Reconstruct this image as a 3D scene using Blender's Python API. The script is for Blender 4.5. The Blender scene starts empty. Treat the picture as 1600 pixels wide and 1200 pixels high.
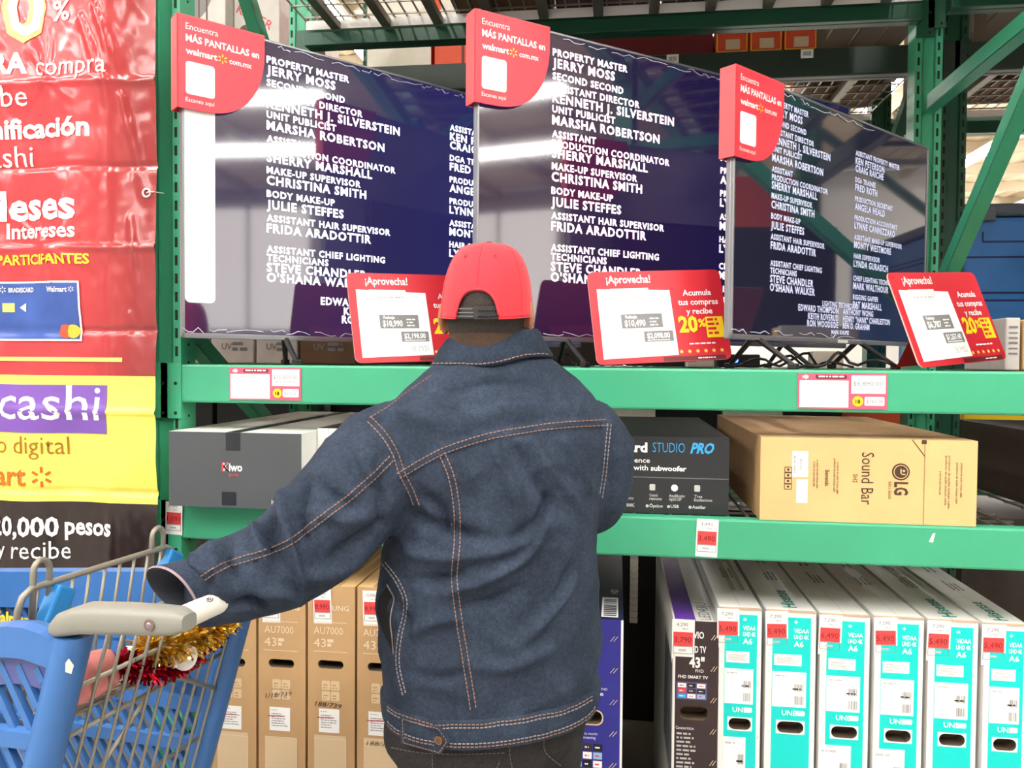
import bpy, bmesh, math, random
import numpy as np
from mathutils import Vector, Matrix, geometry, noise
from mathutils.bvhtree import BVHTree

random.seed(7)
SC = bpy.context.scene
COL = SC.collection

# ------------------------------------------------------------------ camera, world, exposure
F_PX, YAW, PITCH, ROLL, EYE = 1250.0, math.radians(7.5), math.radians(1.56), 0.0080, 1.5
CAM = Vector((0, 0, EYE))
RH = Vector((math.cos(YAW), math.sin(YAW), 0))            # camera right, on the ground
FH = Vector((-math.sin(YAW), math.cos(YAW), 0))           # camera forward, on the ground
FW = FH * math.cos(PITCH) - Vector((0, 0, math.sin(PITCH)))
UP0 = FH * math.sin(PITCH) + Vector((0, 0, math.cos(PITCH)))
CR = RH * math.cos(ROLL) + UP0 * math.sin(ROLL)
CU = UP0 * math.cos(ROLL) - RH * math.sin(ROLL)
cam_data = bpy.data.cameras.new('camera')
cam_data.sensor_width = 36.0
cam_data.lens = 36.0 * F_PX / 1600
cam_data.clip_end = 200
cam = bpy.data.objects.new('camera', cam_data)
COL.objects.link(cam)
M3 = Matrix((CR, CU, -FW)).transposed()
cam.matrix_world = Matrix.Translation(CAM) @ M3.to_4x4()
SC.camera = cam

world = bpy.data.worlds.new('world')
SC.world = world
world.use_nodes = True
bg = world.node_tree.nodes['Background']
bg.inputs[0].default_value = (0.93, 0.96, 1.0, 1)
bg.inputs[1].default_value = 0.6

SC.view_settings.view_transform = 'Standard'
SC.view_settings.look = 'None'
SC.view_settings.gamma = 1.0
SC.view_settings.use_curve_mapping = False
SC.view_settings.exposure = 0.78
SC.cycles.max_bounces = 7
SC.cycles.diffuse_bounces = 4
SC.cycles.glossy_bounces = 4
SC.cycles.use_denoising = True
SC.cycles.sample_clamp_indirect = 6.0
LAMP_STRENGTH = 44.0


# ------------------------------------------------------------------ photo measurements -> places in the room
def ray(px, py):
    return FW + CR * ((px - 800) / F_PX) - CU * ((py - 600) / F_PX)


def at(px, py, Y):
    d = ray(px, py)
    return CAM + d * (Y / d.y)


def atd(px, py, zc):
    return CAM + ray(px, py) * zc


def plan(xc, zc, z=0.0):
    p = RH * xc + FH * zc
    return Vector((p.x, p.y, z))


def proj(p):
    d = p - CAM
    w = d.dot(FW)
    return 800 + F_PX * d.dot(CR) / w, 600 - F_PX * d.dot(CU) / w


# ------------------------------------------------------------------ materials
def lin(c):
    c = c / 255.0
    return c / 12.92 if c <= 0.04045 else ((c + 0.055) / 1.055) ** 2.4


def rgb(r, g, b):
    return (lin(r), lin(g), lin(b), 1.0)


MATS = {}


def mat(name, c, rough=0.5, metal=0.0, spec=0.5, var=0.0, vscale=20.0, bump=0.0, bscale=200.0, emit=None, coat=0.0, sheen=0.0, wear=None):
    if name in MATS:
        return MATS[name]
    m = bpy.data.materials.new(name)
    m.use_nodes = True
    nt = m.node_tree
    b = nt.nodes['Principled BSDF']
    col = rgb(*c)
    b.inputs['Base Color'].default_value = col
    b.inputs['Roughness'].default_value = rough
    b.inputs['Metallic'].default_value = metal
    b.inputs['Specular IOR Level'].default_value = spec
    b.inputs['Coat Weight'].default_value = coat
    b.inputs['Coat Roughness'].default_value = 0.08
    b.inputs['Sheen Weight'].default_value = sheen
    if var or bump or wear:
        tc = nt.nodes.new('ShaderNodeTexCoord')
    if var or wear:
        n = nt.nodes.new('ShaderNodeTexNoise')
        n.inputs['Scale'].default_value = vscale
        n.inputs['Detail'].default_value = 5
        nt.links.new(tc.outputs['Object'], n.inputs['Vector'])
        r = nt.nodes.new('ShaderNodeValToRGB')
        r.color_ramp.elements[0].position = 0.3
        r.color_ramp.elements[1].position = 0.7
        k0, k1 = 1 - var, 1 + var
        r.color_ramp.elements[0].color = (col[0] * k0, col[1] * k0, col[2] * k0, 1)
        r.color_ramp.elements[1].color = (min(1, col[0] * k1), min(1, col[1] * k1), min(1, col[2] * k1), 1)
        nt.links.new(n.outputs['Fac'], r.inputs['Fac'])
        out = r.outputs['Color']
        if wear:
            n2 = nt.nodes.new('ShaderNodeTexNoise')
            n2.inputs['Scale'].default_value = wear[1]
            n2.inputs['Detail'].default_value = 3
            nt.links.new(tc.outputs['Object'], n2.inputs['Vector'])
            r2 = nt.nodes.new('ShaderNodeValToRGB')
            r2.color_ramp.elements[0].position = wear[2]
            r2.color_ramp.elements[1].position = min(1, wear[2] + 0.03)
            r2.color_ramp.elements[0].color = (0, 0, 0, 1)
            r2.color_ramp.elements[1].color = (1, 1, 1, 1)
            nt.links.new(n2.outputs['Fac'], r2.inputs['Fac'])
            mx = nt.nodes.new('ShaderNodeMix')
            mx.data_type = 'RGBA'
            nt.links.new(r2.outputs['Color'], mx.inputs[0])
            nt.links.new(out, mx.inputs[6])
            mx.inputs[7].default_value = rgb(*wear[0])
            out = mx.outputs[2]
        nt.links.new(out, b.inputs['Base Color'])
    if bump:
        n = nt.nodes.new('ShaderNodeTexNoise')
        n.inputs['Scale'].default_value = bscale
        n.inputs['Detail'].default_value = 3
        nt.links.new(tc.outputs['Object'], n.inputs['Vector'])
        bp = nt.nodes.new('ShaderNodeBump')
        bp.inputs['Strength'].default_value = bump
        bp.inputs['Distance'].default_value = 0.004
        nt.links.new(n.outputs['Fac'], bp.inputs['Height'])
        nt.links.new(bp.outputs['Normal'], b.inputs['Normal'])
    if emit:
        b.inputs['Emission Color'].default_value = rgb(*emit[0])
        b.inputs['Emission Strength'].default_value = emit[1]
    MATS[name] = m
    return m


# ------------------------------------------------------------------ mesh builder
_TEXT = {}


def text_mesh(s, bold, sp=1.0):
    key = (s, bold, sp)
    if key not in _TEXT:
        c = bpy.data.curves.new('lettering', 'FONT')
        c.body = s
        c.resolution_u = 2
        c.offset = bold
        c.space_character = sp
        o = bpy.data.objects.new('lettering', c)
        COL.objects.link(o)
        m = bpy.data.meshes.new_from_object(o.evaluated_get(bpy.context.evaluated_depsgraph_get()))
        v = [(p.co.x, p.co.y) for p in m.vertices]
        f = [tuple(p.vertices) for p in m.polygons]
        bpy.data.objects.remove(o)
        bpy.data.curves.remove(c)
        bpy.data.meshes.remove(m)
        _TEXT[key] = (v, f)
    return _TEXT[key]


def split_long(v, f, lim):
    """cut long triangles of a letter so that it can follow a curved sheet"""
    v = list(v)
    todo = []
    for q in f:
        todo += [(q[0], q[i], q[i + 1]) for i in range(1, len(q) - 1)]
    out, mid = [], {}
    while todo:
        t = todo.pop()
        L = [math.dist(v[t[i]], v[t[(i + 1) % 3]]) for i in range(3)]
        i = L.index(max(L))
        if L[i] < lim:
            out.append(t)
            continue
        a, b, c = t[i], t[(i + 1) % 3], t[(i + 2) % 3]
        key = (min(a, b), max(a, b))
        if key not in mid:
            mid[key] = len(v)
            v.append(((v[a][0] + v[b][0]) / 2, (v[a][1] + v[b][1]) / 2))
        todo += [(a, mid[key], c), (mid[key], b, c)]
    return v, out


class MB:
    def __init__(self):
        self.v, self.f, self.m, self.mats = [], [], [], []

    def mi(self, m):
        if m not in self.mats:
            self.mats.append(m)
        return self.mats.index(m)

    def add(self, vs, fs, m):
        k = len(self.v)
        i = self.mi(m)
        self.v.extend(Vector(p) for p in vs)
        for f in fs:
            self.f.append(tuple(k + j for j in f))
            self.m.append(i)
        return k

    def poly(self, pts, m):
        self.add(pts, [tuple(range(len(pts)))], m)

    def box(self, x0, x1, y0, y1, z0, z1, m, bev=0.0, mtx=None):
        bm = bmesh.new()
        bmesh.ops.create_cube(bm, size=1.0)
        for v in bm.verts:
            v.co = Vector((x0 + (v.co.x + .5) * (x1 - x0), y0 + (v.co.y + .5) * (y1 - y0), z0 + (v.co.z + .5) * (z1 - z0)))
        if bev:
            bmesh.ops.bevel(bm, geom=list(bm.edges), offset=bev, segments=2, affect='EDGES', profile=0.5)
        self.bm(bm, m, mtx)

    def bm(self, bm, m, mtx=None):
        bm.verts.ensure_lookup_table()
        bmesh.ops.recalc_face_normals(bm, faces=bm.faces)
        vs = [(mtx @ v.co) if mtx else v.co.copy() for v in bm.verts]
        self.add(vs, [[v.index for v in f.verts] for f in bm.faces], m)
        bm.free()

    def bar(self, a, b, w, h, m, up=Vector((0, 0, 1))):
        """a straight bar of w by h section from a to b"""
        a, b = Vector(a), Vector(b)
        d = (b - a).normalized()
        s = d.cross(up)
        s = s.normalized() if s.length > 1e-5 else Vector((1, 0, 0))
        t = s.cross(d)
        c = [(-1, -1), (1, -1), (1, 1), (-1, 1)]
        vs = [p + s * (i * w / 2) + t * (j * h / 2) for p in (a, b) for i, j in c]
        self.add(vs, [(0, 1, 5, 4), (1, 2, 6, 5), (2, 3, 7, 6), (3, 0, 4, 7), (3, 2, 1, 0), (4, 5, 6, 7)], m)

    def tube(self, pts, r, m, n=6, caps=True, closed=False):
        pts = [Vector(p) for p in pts]
        N = len(pts)
        rs = r if isinstance(r, (list, tuple)) else [r] * N
        vs, prev = [], None
        for i, p in enumerate(pts):
            if closed:
                t = pts[(i + 1) % N] - pts[i - 1]
            else:
                t = pts[min(i + 1, N - 1)] - pts[max(i - 1, 0)]
            t.normalize()
            if prev is None:
                s = t.orthogonal().normalized()
            else:
                s = prev - t * prev.dot(t)
                s = s.normalized() if s.length > 1e-6 else t.orthogonal().normalized()
            prev = s
            q = t.cross(s)
            vs += [p + (s * math.cos(2 * math.pi * k / n) + q * math.sin(2 * math.pi * k / n)) * rs[i] for k in range(n)]
        fs = []
        for i in range(N if closed else N - 1):
            for k in range(n):
                a, b = i * n, ((i + 1) % N) * n
                fs.append((a + k, a + (k + 1) % n, b + (k + 1) % n, b + k))
        if caps and not closed:
            fs.append(tuple(range(n - 1, -1, -1)))
            fs.append(tuple((N - 1) * n + k for k in range(n)))
        self.add(vs, fs, m)

    def loft(self, rings, m, caps=True, closed=True):
        n = len(rings[0])
        vs = [p for r in rings for p in r]
        fs = []
        for i in range(len(rings) - 1):
            for k in range(n if closed else n - 1):
                a, b = i * n, (i + 1) * n
                fs.append((a + k, a + (k + 1) % n, b + (k + 1) % n, b + k))
        if caps and closed:
            fs.append(tuple(range(n - 1, -1, -1)))
            fs.append(tuple((len(rings) - 1) * n + k for k in range(n)))
        self.add(vs, fs, m)

    def prism(self, outline, y0, y1, m, to=None):
        """outline in (x, z), extruded from y0 to y1"""
        to = to or (lambda x, y, z: Vector((x, y, z)))
        n = len(outline)
        vs = [to(x, y0, z) for x, z in outline] + [to(x, y1, z) for x, z in outline]
        fs = [tuple(range(n)), tuple(range(2 * n - 1, n - 1, -1))]
        fs += [(i, n + i, n + (i + 1) % n, (i + 1) % n) for i in range(n)]
        self.add(vs, fs, m)

    def sphere(self, c, r, m, nu=12, nv=8, mtx=None):
        c = Vector(c)
        r = Vector(r) if not isinstance(r, (int, float)) else Vector((r, r, r))
        bm = bmesh.new()
        bmesh.ops.create_uvsphere(bm, u_segments=nu, v_segments=nv, radius=1)
        for v in bm.verts:
            q = Vector((v.co.x * r.x, v.co.y * r.y, v.co.z * r.z))
            v.co = (mtx @ q if mtx else q) + c
        self.bm(bm, m)

    def build(self, name, parent=None, smooth=False, loc=None, normals=False, angle=None):
        me = bpy.data.meshes.new(name)
        me.from_pydata([tuple(p) for p in self.v], [], self.f)
        for m in self.mats:
            me.materials.append(m)
        me.polygons.foreach_set('material_index', self.m)
        if normals:
            bm = bmesh.new()
            bm.from_mesh(me)
            bmesh.ops.recalc_face_normals(bm, faces=bm.faces)
            bm.to_mesh(me)
            bm.free()
        if smooth:
            me.polygons.foreach_set('use_smooth', [True] * len(me.polygons))
            if angle:
                me.set_sharp_from_angle(angle=math.radians(angle))
        me.update()
        o = bpy.data.objects.new(name, me)
        COL.objects.link(o)
        if parent is not None:
            o.parent = parent
        if loc is not None:
            o.location = loc
        return o


class Panel:
    """flat printing on a face: x to the right, y up, both in metres from the origin o"""

    def __init__(self, mb, o, ux, uy, warp=None):
        self.mb, self.o, self.ux, self.uy = mb, Vector(o), Vector(ux).normalized(), Vector(uy).normalized()
        self.n = self.ux.cross(self.uy)
        self.warp = warp

    def pt(self, x, y, l=0.0006):
        if self.warp:
            return self.warp(x, y, l)
        return self.o + self.ux * x + self.uy * y + self.n * l

    def rect(self, x0, y0, x1, y1, m, l=0.0006, div=None):
        if self.warp:
            nx = max(1, int(abs(x1 - x0) / 0.012))
            ny = max(1, int(abs(y1 - y0) / 0.012))
        else:
            nx = ny = 1
        vs = [self.pt(x0 + (x1 - x0) * i / nx, y0 + (y1 - y0) * j / ny, l) for j in range(ny + 1) for i in range(nx + 1)]
        w = nx + 1
        self.mb.add(vs, [(j * w + i, j * w + i + 1, (j + 1) * w + i + 1, (j + 1) * w + i) for j in range(ny) for i in range(nx)], m)

    def rrect(self, x0, y0, x1, y1, r, m, l=0.0006):
        self.poly(rounded(x0, y0, x1, y1, r), m, l)

    def poly(self, pts, m, l=0.0006):
        self.mb.poly([self.pt(x, y, l) for x, y in pts], m)

    def disc(self, x, y, r, m, l=0.0006, n=20, ry=None):
        self.poly([(x + r * math.cos(2 * math.pi * k / n), y + (ry or r) * math.sin(2 * math.pi * k / n)) for k in range(n)], m, l)

    def line(self, pts, w, m, l=0.0009):
        for (ax, ay), (bx, by) in zip(pts, pts[1:]):
            L = math.hypot(bx - ax, by - ay) or 1
            nx, ny = -(by - ay) / L * w / 2, (bx - ax) / L * w / 2
            self.poly([(ax - nx, ay - ny), (bx - nx, by - ny), (bx + nx, by + ny), (ax + nx, ay + ny)], m, l)

    def text(self, s, x, y, h, m, align='L', bold=0.0, w=None, wx=1.0, shear=0.0, l=0.0009, rot=0.0, sp=1.0):
        v, f = text_mesh(s, bold, sp)
        k = h / 0.69
        x0 = min(p[0] for p in v)
        x1 = max(p[0] for p in v)
        kx = (w / (x1 - x0)) if w else k * wx
        W = (x1 - x0) * kx
        off = {'L': 0, 'C': -W / 2, 'R': -W}[align]
        c, sn = math.cos(rot), math.sin(rot)
        if self.warp:
            v, f = split_long(v, f, .012 / max(k, 1e-6))
        out = []
        for px, py in v:
            a, b = (px - x0) * kx + off + shear * py * k, py * k
            out.append(self.pt(x + a * c - b * sn, y + a * sn + b * c, l))
        self.mb.add(out, f, m)
        return W

    def spark(self, x, y, r, m, l=0.0009):
        for k in range(6):
            a = math.pi / 2 + k * math.pi / 3
            c, s = math.cos(a), math.sin(a)
            self.line([(x + c * r * .42, y + s * r * .42), (x + c * r, y + s * r)], r * .26, m, l)

    def bars(self, x0, y0, x1, y1, m, n=14, l=0.0009, seed=1, vert=True):
        rd = random.Random(seed)
        a, b = (x0, x1) if vert else (y0, y1)
        p = a
        step = (b - a) / n
        for i in range(n):
            w = step * rd.uniform(.25, .75)
            if vert:
                self.rect(a + i * step, y0, a + i * step + w, y1, m, l)
            else:
                self.rect(x0, a + i * step, x1, a + i * step + w, m, l)

    def lines(self, x0, y0, x1, n, dy, h, m, l=0.0009, seed=1):
        """rows of print too small to read"""
        rd = random.Random(seed)
        for i in range(n):
            x = x0
            end = x0 + (x1 - x0) * rd.uniform(.6, 1)
            while x < end:
                w = min(rd.uniform(1.0, 4.0) * h, end - x)
                self.rect(x, y0 - i * dy, x + w, y0 - i * dy + h, m, l)
                x += w + .7 * h


def rounded(x0, y0, x1, y1, r, n=5):
    out = []
    for cx, cy, a0 in ((x1 - r, y0 + r, -90), (x1 - r, y1 - r, 0), (x0 + r, y1 - r, 90), (x0 + r, y0 + r, 180)):
        for k in range(n + 1):
            a = math.radians(a0 + 90 * k / n)
            out.append((cx + r * math.cos(a), cy + r * math.sin(a)))
    return out


def thing(name, label, cat, loc=(0, 0, 0), rz=0.0, group=None):
    o = bpy.data.objects.new(name, None)
    COL.objects.link(o)
    o.empty_display_size = 0.1
    o.location = loc
    o.rotation_euler = (0, 0, rz)
    return tag(o, label, cat, group)


def tag(o, label, cat, group=None, kind=None):
    o['label'] = label
    o['category'] = cat
    if group:
        o['group'] = group
    if kind:
        o['kind'] = kind
    return o


def struct(mb, name, **k):
    o = mb.build(name, **k)
    o['kind'] = 'structure'
    return o


def copy_thing(o, loc, label, rz=None):
    r = o.copy()
    COL.objects.link(r)
    r.location = loc
    if rz is not None:
        r.rotation_euler = (0, 0, rz)
    r['label'] = label
    for ch in list(o.children):
        c = ch.copy()
        COL.objects.link(c)
        c.parent = r
        for g in list(ch.children):
            d = g.copy()
            COL.objects.link(d)
            d.parent = c
    return r


X, Y_, Z = Vector((1, 0, 0)), Vector((0, 1, 0)), Vector((0, 0, 1))

# colours
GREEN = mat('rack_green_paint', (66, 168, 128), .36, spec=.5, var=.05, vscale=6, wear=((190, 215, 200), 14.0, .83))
GREEN_SHADE = mat('rack_green_paint_shaded', (24, 80, 58), .4, var=.1, vscale=5)  # rack green darkened to stand in for shade under the decks
SLOT = mat('slot_shadow_steel', (14, 26, 20), .8)
STEEL = mat('galvanised_wire', (150, 146, 138), .4, metal=.6)
CHANNEL = mat('galvanised_channel', (120, 118, 108), .45, metal=.4, var=.1)
WHITE = mat('white_print', (246, 245, 243), .5)
PAPER = mat('white_paper', (250, 249, 246), .7)
BLACK = mat('black_print', (22, 20, 22), .5)
GREYP = mat('grey_print', (128, 126, 128), .6)
LGREY = mat('light_grey_print', (196, 194, 192), .6)
RED = mat('red_print', (206, 34, 50), .42)
PINK = mat('pink_tag_print', (226, 92, 118), .5)
TAGRED = mat('tag_red_print', (232, 72, 72), .5)
YELLOW = mat('yellow_print', (252, 214, 30), .5)
ORANGE = mat('orange_print', (240, 130, 40), .5)
TEAL = mat('teal_print', (0, 212, 206), .4)
DTEAL = mat('dark_teal_print', (0, 128, 112), .5)

# ------------------------------------------------------------------ the lamps and the hall
FLOORM = mat('polished_concrete', (168, 164, 158), .35, var=.08, vscale=1.5)
CEILM = mat('corrugated_roof_deck', (214, 196, 166), .7, var=.06, vscale=2)
WALLM = mat('hall_wall_paint', (206, 204, 200), .7)
TUBE = mat('lamp_tube', (255, 255, 255), .4, emit=((255, 252, 248), LAMP_STRENGTH))
LAMPBODY = mat('lamp_white_metal', (236, 236, 232), .5)
CEIL = 6.2
mb = MB()
mb.box(-16, 18, -11, 40, -.1, 0, FLOORM)
struct(mb, 'floor')
mb = MB()
xs = [-16 + .2 * i for i in range(171)]                      # corrugated roof sheet, ribs along the depth
for i in range(170):
    a, b = xs[i], xs[i + 1]
    za, zb = (CEIL, CEIL + .05) if i % 2 else (CEIL + .05, CEIL)
    mb.poly([(a, -11, za), (a, 40, za), (b, 40, zb), (b, -11, zb)], CEILM)
mb.box(-16, 18, -11, 40, CEIL + .12, CEIL + .2, CEILM)
struct(mb, 'ceiling')
BEAMW = mat('roof_purlin', (190, 176, 152), .6)
mb = MB()
for k in range(25):
    y = -10 + 2 * k
    mb.box(-16, 18, y, y + .1, CEIL - .22, CEIL, BEAMW)
struct(mb, 'trim_1')
# made-up entrance in the right-hand wall: its glow brightens the screens' reflections
PANE_GLOW = mat('reflection_glow_pane', (225, 232, 240), .1, emit=((255, 244, 232), 1.5))
mb = MB()
for k in range(3):
    mb.box(17.93, 17.96, -9.4 + 1.75 * k, -7.75 + 1.75 * k, 2.35, 5.6, PANE_GLOW)
struct(mb, 'glow_pane_1')
mb = MB()
for k in range(4):
    mb.box(17.86, 17.99, -9.5 + 1.75 * k, -9.4 + 1.75 * k, 0, 5.7, LAMPBODY)
mb.box(17.86, 17.99, -9.5, -4.15, 5.6, 5.7, LAMPBODY)
mb.box(17.86, 17.99, -9.5, -4.15, 2.2, 2.35, LAMPBODY)
struct(mb, 'trim_2')
mb = MB()
mb.box(17.9, 17.97, -9.4, -4.2, 0, 2.2, mat('entrance_door_grey', (120, 122, 126), .5))
struct(mb, 'door_1')
for nm, b in (('wall_left', (-16.2, -16, -11, 40)), ('wall_right', (18, 18.2, -11, 40)), ('wall_back', (-16, 18, -11.2, -11)), ('wall_front', (-16, 18, 40, 40.2))):
    mb = MB()
    mb.box(b[0], b[1], b[2], b[3], 0, CEIL, WALLM)
    struct(mb, nm)

lamp_rows = [(-8.4, -10.5, 1.0), (-5.2, -10.5, 1.0), (-2.0, -4.5, 1.0), (1.2, -4.5, 1.0), (4.4, -4.5, 1.0), (9.8, -5.0, -1.2), (13.0, -5.6, -2.0),
             (-8.4, 5.5, 36), (-3.6, 5.5, 36), (1.2, 6.5, 36), (4.2, 5.5, 36), (7.4, 5.5, 36), (10.8, 5.5, 36)]
where = ['far left', 'left', 'left of centre', 'centre', 'right of centre', 'right', 'far right']
for i, (x, y0, y1) in enumerate(lamp_rows):
    front = i < 7
    t = thing('ceiling_light', 'long white strip lamp under the roof %s, %s row from the left' % ('over the aisle' if front else 'beyond the racks', ['first', 'second', 'third', 'fourth', 'fifth', 'sixth', 'seventh'][i if front else i - 7]),
              'lamp', (x, 0, CEIL - .34), 0, 'strip lamps under the roof')
    m = MB()
    m.box(-.13, .13, y0, y1, .02, .1, LAMPBODY, .01)
    m.build('lamp_housing', t)
    m = MB()
    m.box(-.09, .09, y0 + .05, y1 - .05, -.03, .019, TUBE)
    m.build('lamp_tube', t)

# ------------------------------------------------------------------ the green pallet rack
D1, D2 = 2.10, 3.06                     # planes of the front and rear beam faces
XL, XR = -1.214, 1.047                  # clear width between the posts
PW = .092
TOP = 4.2


def post_mesh(m, x, y, z0, z1, paint):
    """roll-formed upright: C section with slotted face toward -y"""
    w, dp, t = PW, .075, .004
    m.box(x, x + w * .28, y, y + .006, z0, z1, paint)
    m.box(x + w * .72, x + w, y, y + .006, z0, z1, paint)
    m.box(x + w * .28, x + w * .72, y + .008, y + .014, z0, z1, paint)
    m.box(x + w * .26, x + w * .29, y, y + .014, z0, z1, paint)
    m.box(x + w * .71, x + w * .74, y, y + .014, z0, z1, paint)
    m.box(x, x + t, y + .006, y + dp, z0, z1, paint)
    m.box(x + w - t, x + w, y + .006, y + dp, z0, z1, paint)
    m.box(x, x + .018, y + dp, y + dp + .004, z0, z1, paint)
    m.box(x + w - .018, x + w, y + dp, y + dp + .004, z0, z1, paint)
    k = 0
    z = z0 + .05
    while z < z1 - .04:
        for fx in (.12, .86):
            m.box(x + w * fx - .004, x + w * fx + .004, y - .0008, y, z - .014, z + .014, SLOT)
        m.tube([(x + w - .0005, y + .04, z + .02), (x + w + .0012, y + .04, z + .02)], .004, SLOT, 8)
        z += .0508


def rack_frame(label, x, y0, y1, braces, paint=GREEN, foot=True):
    t = thing('rack_upright_frame', label, 'rack upright', (x, y0, 0))
    for y in (0, y1 - y0):
        m = MB()
        post_mesh(m, 0, y, 0, TOP, paint)
        m.build('post', t)
    for za, zb in braces:               # from the rear post (za) to the front post (zb)
        m = MB()
        a, b = Vector((.046, y1 - y0, za)), Vector((.046, .08, zb))
        d = (b - a).normalized()
        s = Vector((1, 0, 0))
        u = s.cross(d)
        for off, ww, hh in ((Vector((-.02, 0, 0)), .004, .05), (Vector((.02, 0, 0)), .004, .05)):
            m.bar(a + off, b + off, ww, hh, paint, up=u)
        m.bar(a + u * .024, b + u * .024, .044, .004, paint, up=u)
        m.build('brace', t)
    for y in (.0, y1 - y0):
        m = MB()
        m.box(-.004, PW + .004, y - .01, y + .09, 0, .008, paint)
        m.build('foot_plate', t)
    return t


rack_frame('green slotted rack upright beside the red banner', XL - PW, D1 + .004, D2 + .004, [(.3, .9), (1.0, .5), (1.1, 1.6), (2.27, 3.15), (3.3, 4.0)])
rack_frame('green slotted rack upright with diagonal braces at the right end of the bay', XR, D1 + .004, D2 + .004, [(.35, .35), (1.62, 2.40), (2.43, 2.43), (3.3, 2.6)])


def rack_beam(label, z0, z1, y, face, x0=XL, x1=XR, paint=GREEN, clips=True, name='rack_beam'):
    """a step beam; face -1 looks to the aisle, +1 away from it"""
    t = thing(name, label, 'rack beam', (x0, y, z0))
    L, h = x1 - x0, z1 - z0
    m = MB()
    a, b = (0, .045) if face < 0 else (-.045, 0)
    m.box(.0, L, a, b, 0, h, paint, .006)
    lo = (.045, .07) if face < 0 else (-.07, -.045)
    m.box(.0, L, lo[0], lo[1], 0, h - .03, paint, .002)
    m.build('beam', t)
    if clips:
        for xx in (-PW + .035, L - .004):
            m = MB()
            y0, y1 = (-.004, .0032) if face < 0 else (-.012, -.004)
            m.box(xx, xx + PW - .031, y0, y1, -.045, h + .004, paint, .001)
            for zz in (-.03, h * .5):
                m.tube([(xx + .045, y0 - .001, zz), (xx + .045, y0 + .001, zz)], .005, SLOT, 8)
            m.build('end_plate', t)
    return t


MIDT, MIDB, LOWT, LOWB = 1.487, 1.380, 1.101, .996
rack_beam('thick green front beam directly under the three televisions', MIDB, MIDT, D1, -1)
rack_beam('thick green front beam above the row of television cartons', LOWB, LOWT, D1, -1)
rack_beam('green rear beam behind the television shelf', MIDB, MIDT, D2, 1)
rack_beam('green rear beam behind the soundbar cartons', LOWB, LOWT, D2, 1)
rack_beam('green front beam high above the televisions, out of the top of the view', 2.71, 2.80, D1, -1)
rack_beam('long dark green rear beam under the wire deck above the televisions', 2.715, 2.795, D2, 1, paint=GREEN_SHADE)


def wire_deck(label, z, x0, x1, y0, y1, nsup=11, step=.2, sx=None, wy=.05, wx=.1, lip=True):
    t = thing('wire_deck', label, 'wire deck', (x0, y0, z))
    L, W = x1 - x0, y1 - y0
    m = MB()
    r = .0028
    for i in range(int(L / wy) + 1):
        m.bar((i * wy, -.02, .006), (i * wy, W + .02, .006), 2 * r, 2 * r, STEEL)
    for j in range(int(W / wx) + 1):
        m.bar((0, j * wx, .001), (L, j * wx, .001), 2 * r, 2 * r, STEEL)
    m.build('wire_grid', t)
    for k in range(nsup):
        m = MB()
        x = (sx if sx is not None else .1) + k * step
        m.box(x - .018, x + .018, 0, W, -.034, -.004, CHANNEL, .003)
        m.build('support_channel', t)
    if lip:
        m = MB()
        m.box(0, L, W + .0, W + .004, -.03, .004, WHITE)
        m.build('edge_strip', t)
    return t


wire_deck('wire mesh deck overhead above the televisions', 2.802, XL + .01, XR - .01, D1 + .05, D2 - .075, 11, .2, .12)
wire_deck('wire mesh deck the televisions stand on', MIDT - .012, XL + .01, XR - .01, D1 + .05, D2 - .05, 6, .4, .12, lip=False)
wire_deck('wire mesh deck the soundbar cartons lie on', LOWT - .012, XL + .01, XR - .01, D1 + .05, D2 - .05, 6, .4, .12, lip=False)

# the next bay to the right, seen only as a strip
rack_beam('green front beam of the next bay to the right, low', LOWB, LOWT, D1, -1, XR + PW, XR + PW + 1.6)
rack_beam('green front beam of the next bay to the right, high', MIDB, MIDT, D1, -1, XR + PW, XR + PW + 1.6)
wire_deck('low wire deck of the next bay to the right', LOWT - .008, XR + PW + .01, XR + PW + 1.6, D1 + .05, D2 - .05, 4, .4, .2, lip=False)
wire_deck('upper wire deck of the next bay to the right', MIDT - .008, XR + PW + .01, XR + PW + 1.6, D1 + .05, D2 - .05, 4, .4, .2, lip=False)

rack_beam('dark green rear beam high in the next bay to the right', 2.745, 2.86, D2, 1, XR + PW, XR + PW + 1.6, GREEN_SHADE)

wire_deck('wire mesh deck overhead in the next bay to the right', 2.867, XR + PW + .01, XR + PW + 1.6, D1 + .05, D2 - .075, 7, .2, .12, lip=False)
rack_beam('green front beam high in the next bay to the right', 2.775, 2.865, D1, -1, XR + PW, XR + PW + 1.6)
# the next bay to the left, hidden by the banner except through the upright
for zb_, zt_, nm_ in ((MIDB, MIDT, 'television height'), (LOWB, LOWT, 'the low shelf')):
    rack_beam('green front beam of the left bay at ' + nm_, zb_, zt_, D1, -1, XL - PW - 1.5, XL - PW)
    rack_beam('green rear beam of the left bay at ' + nm_, zb_, zt_, D2, 1, XL - PW - 1.5, XL - PW, GREEN_SHADE)
    wire_deck('wire deck of the left bay at ' + nm_, zt_ - .012, XL - PW - 1.5, XL - PW - .01, D1 + .05, D2 - .05, 4, .4, .2, lip=False)

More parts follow.
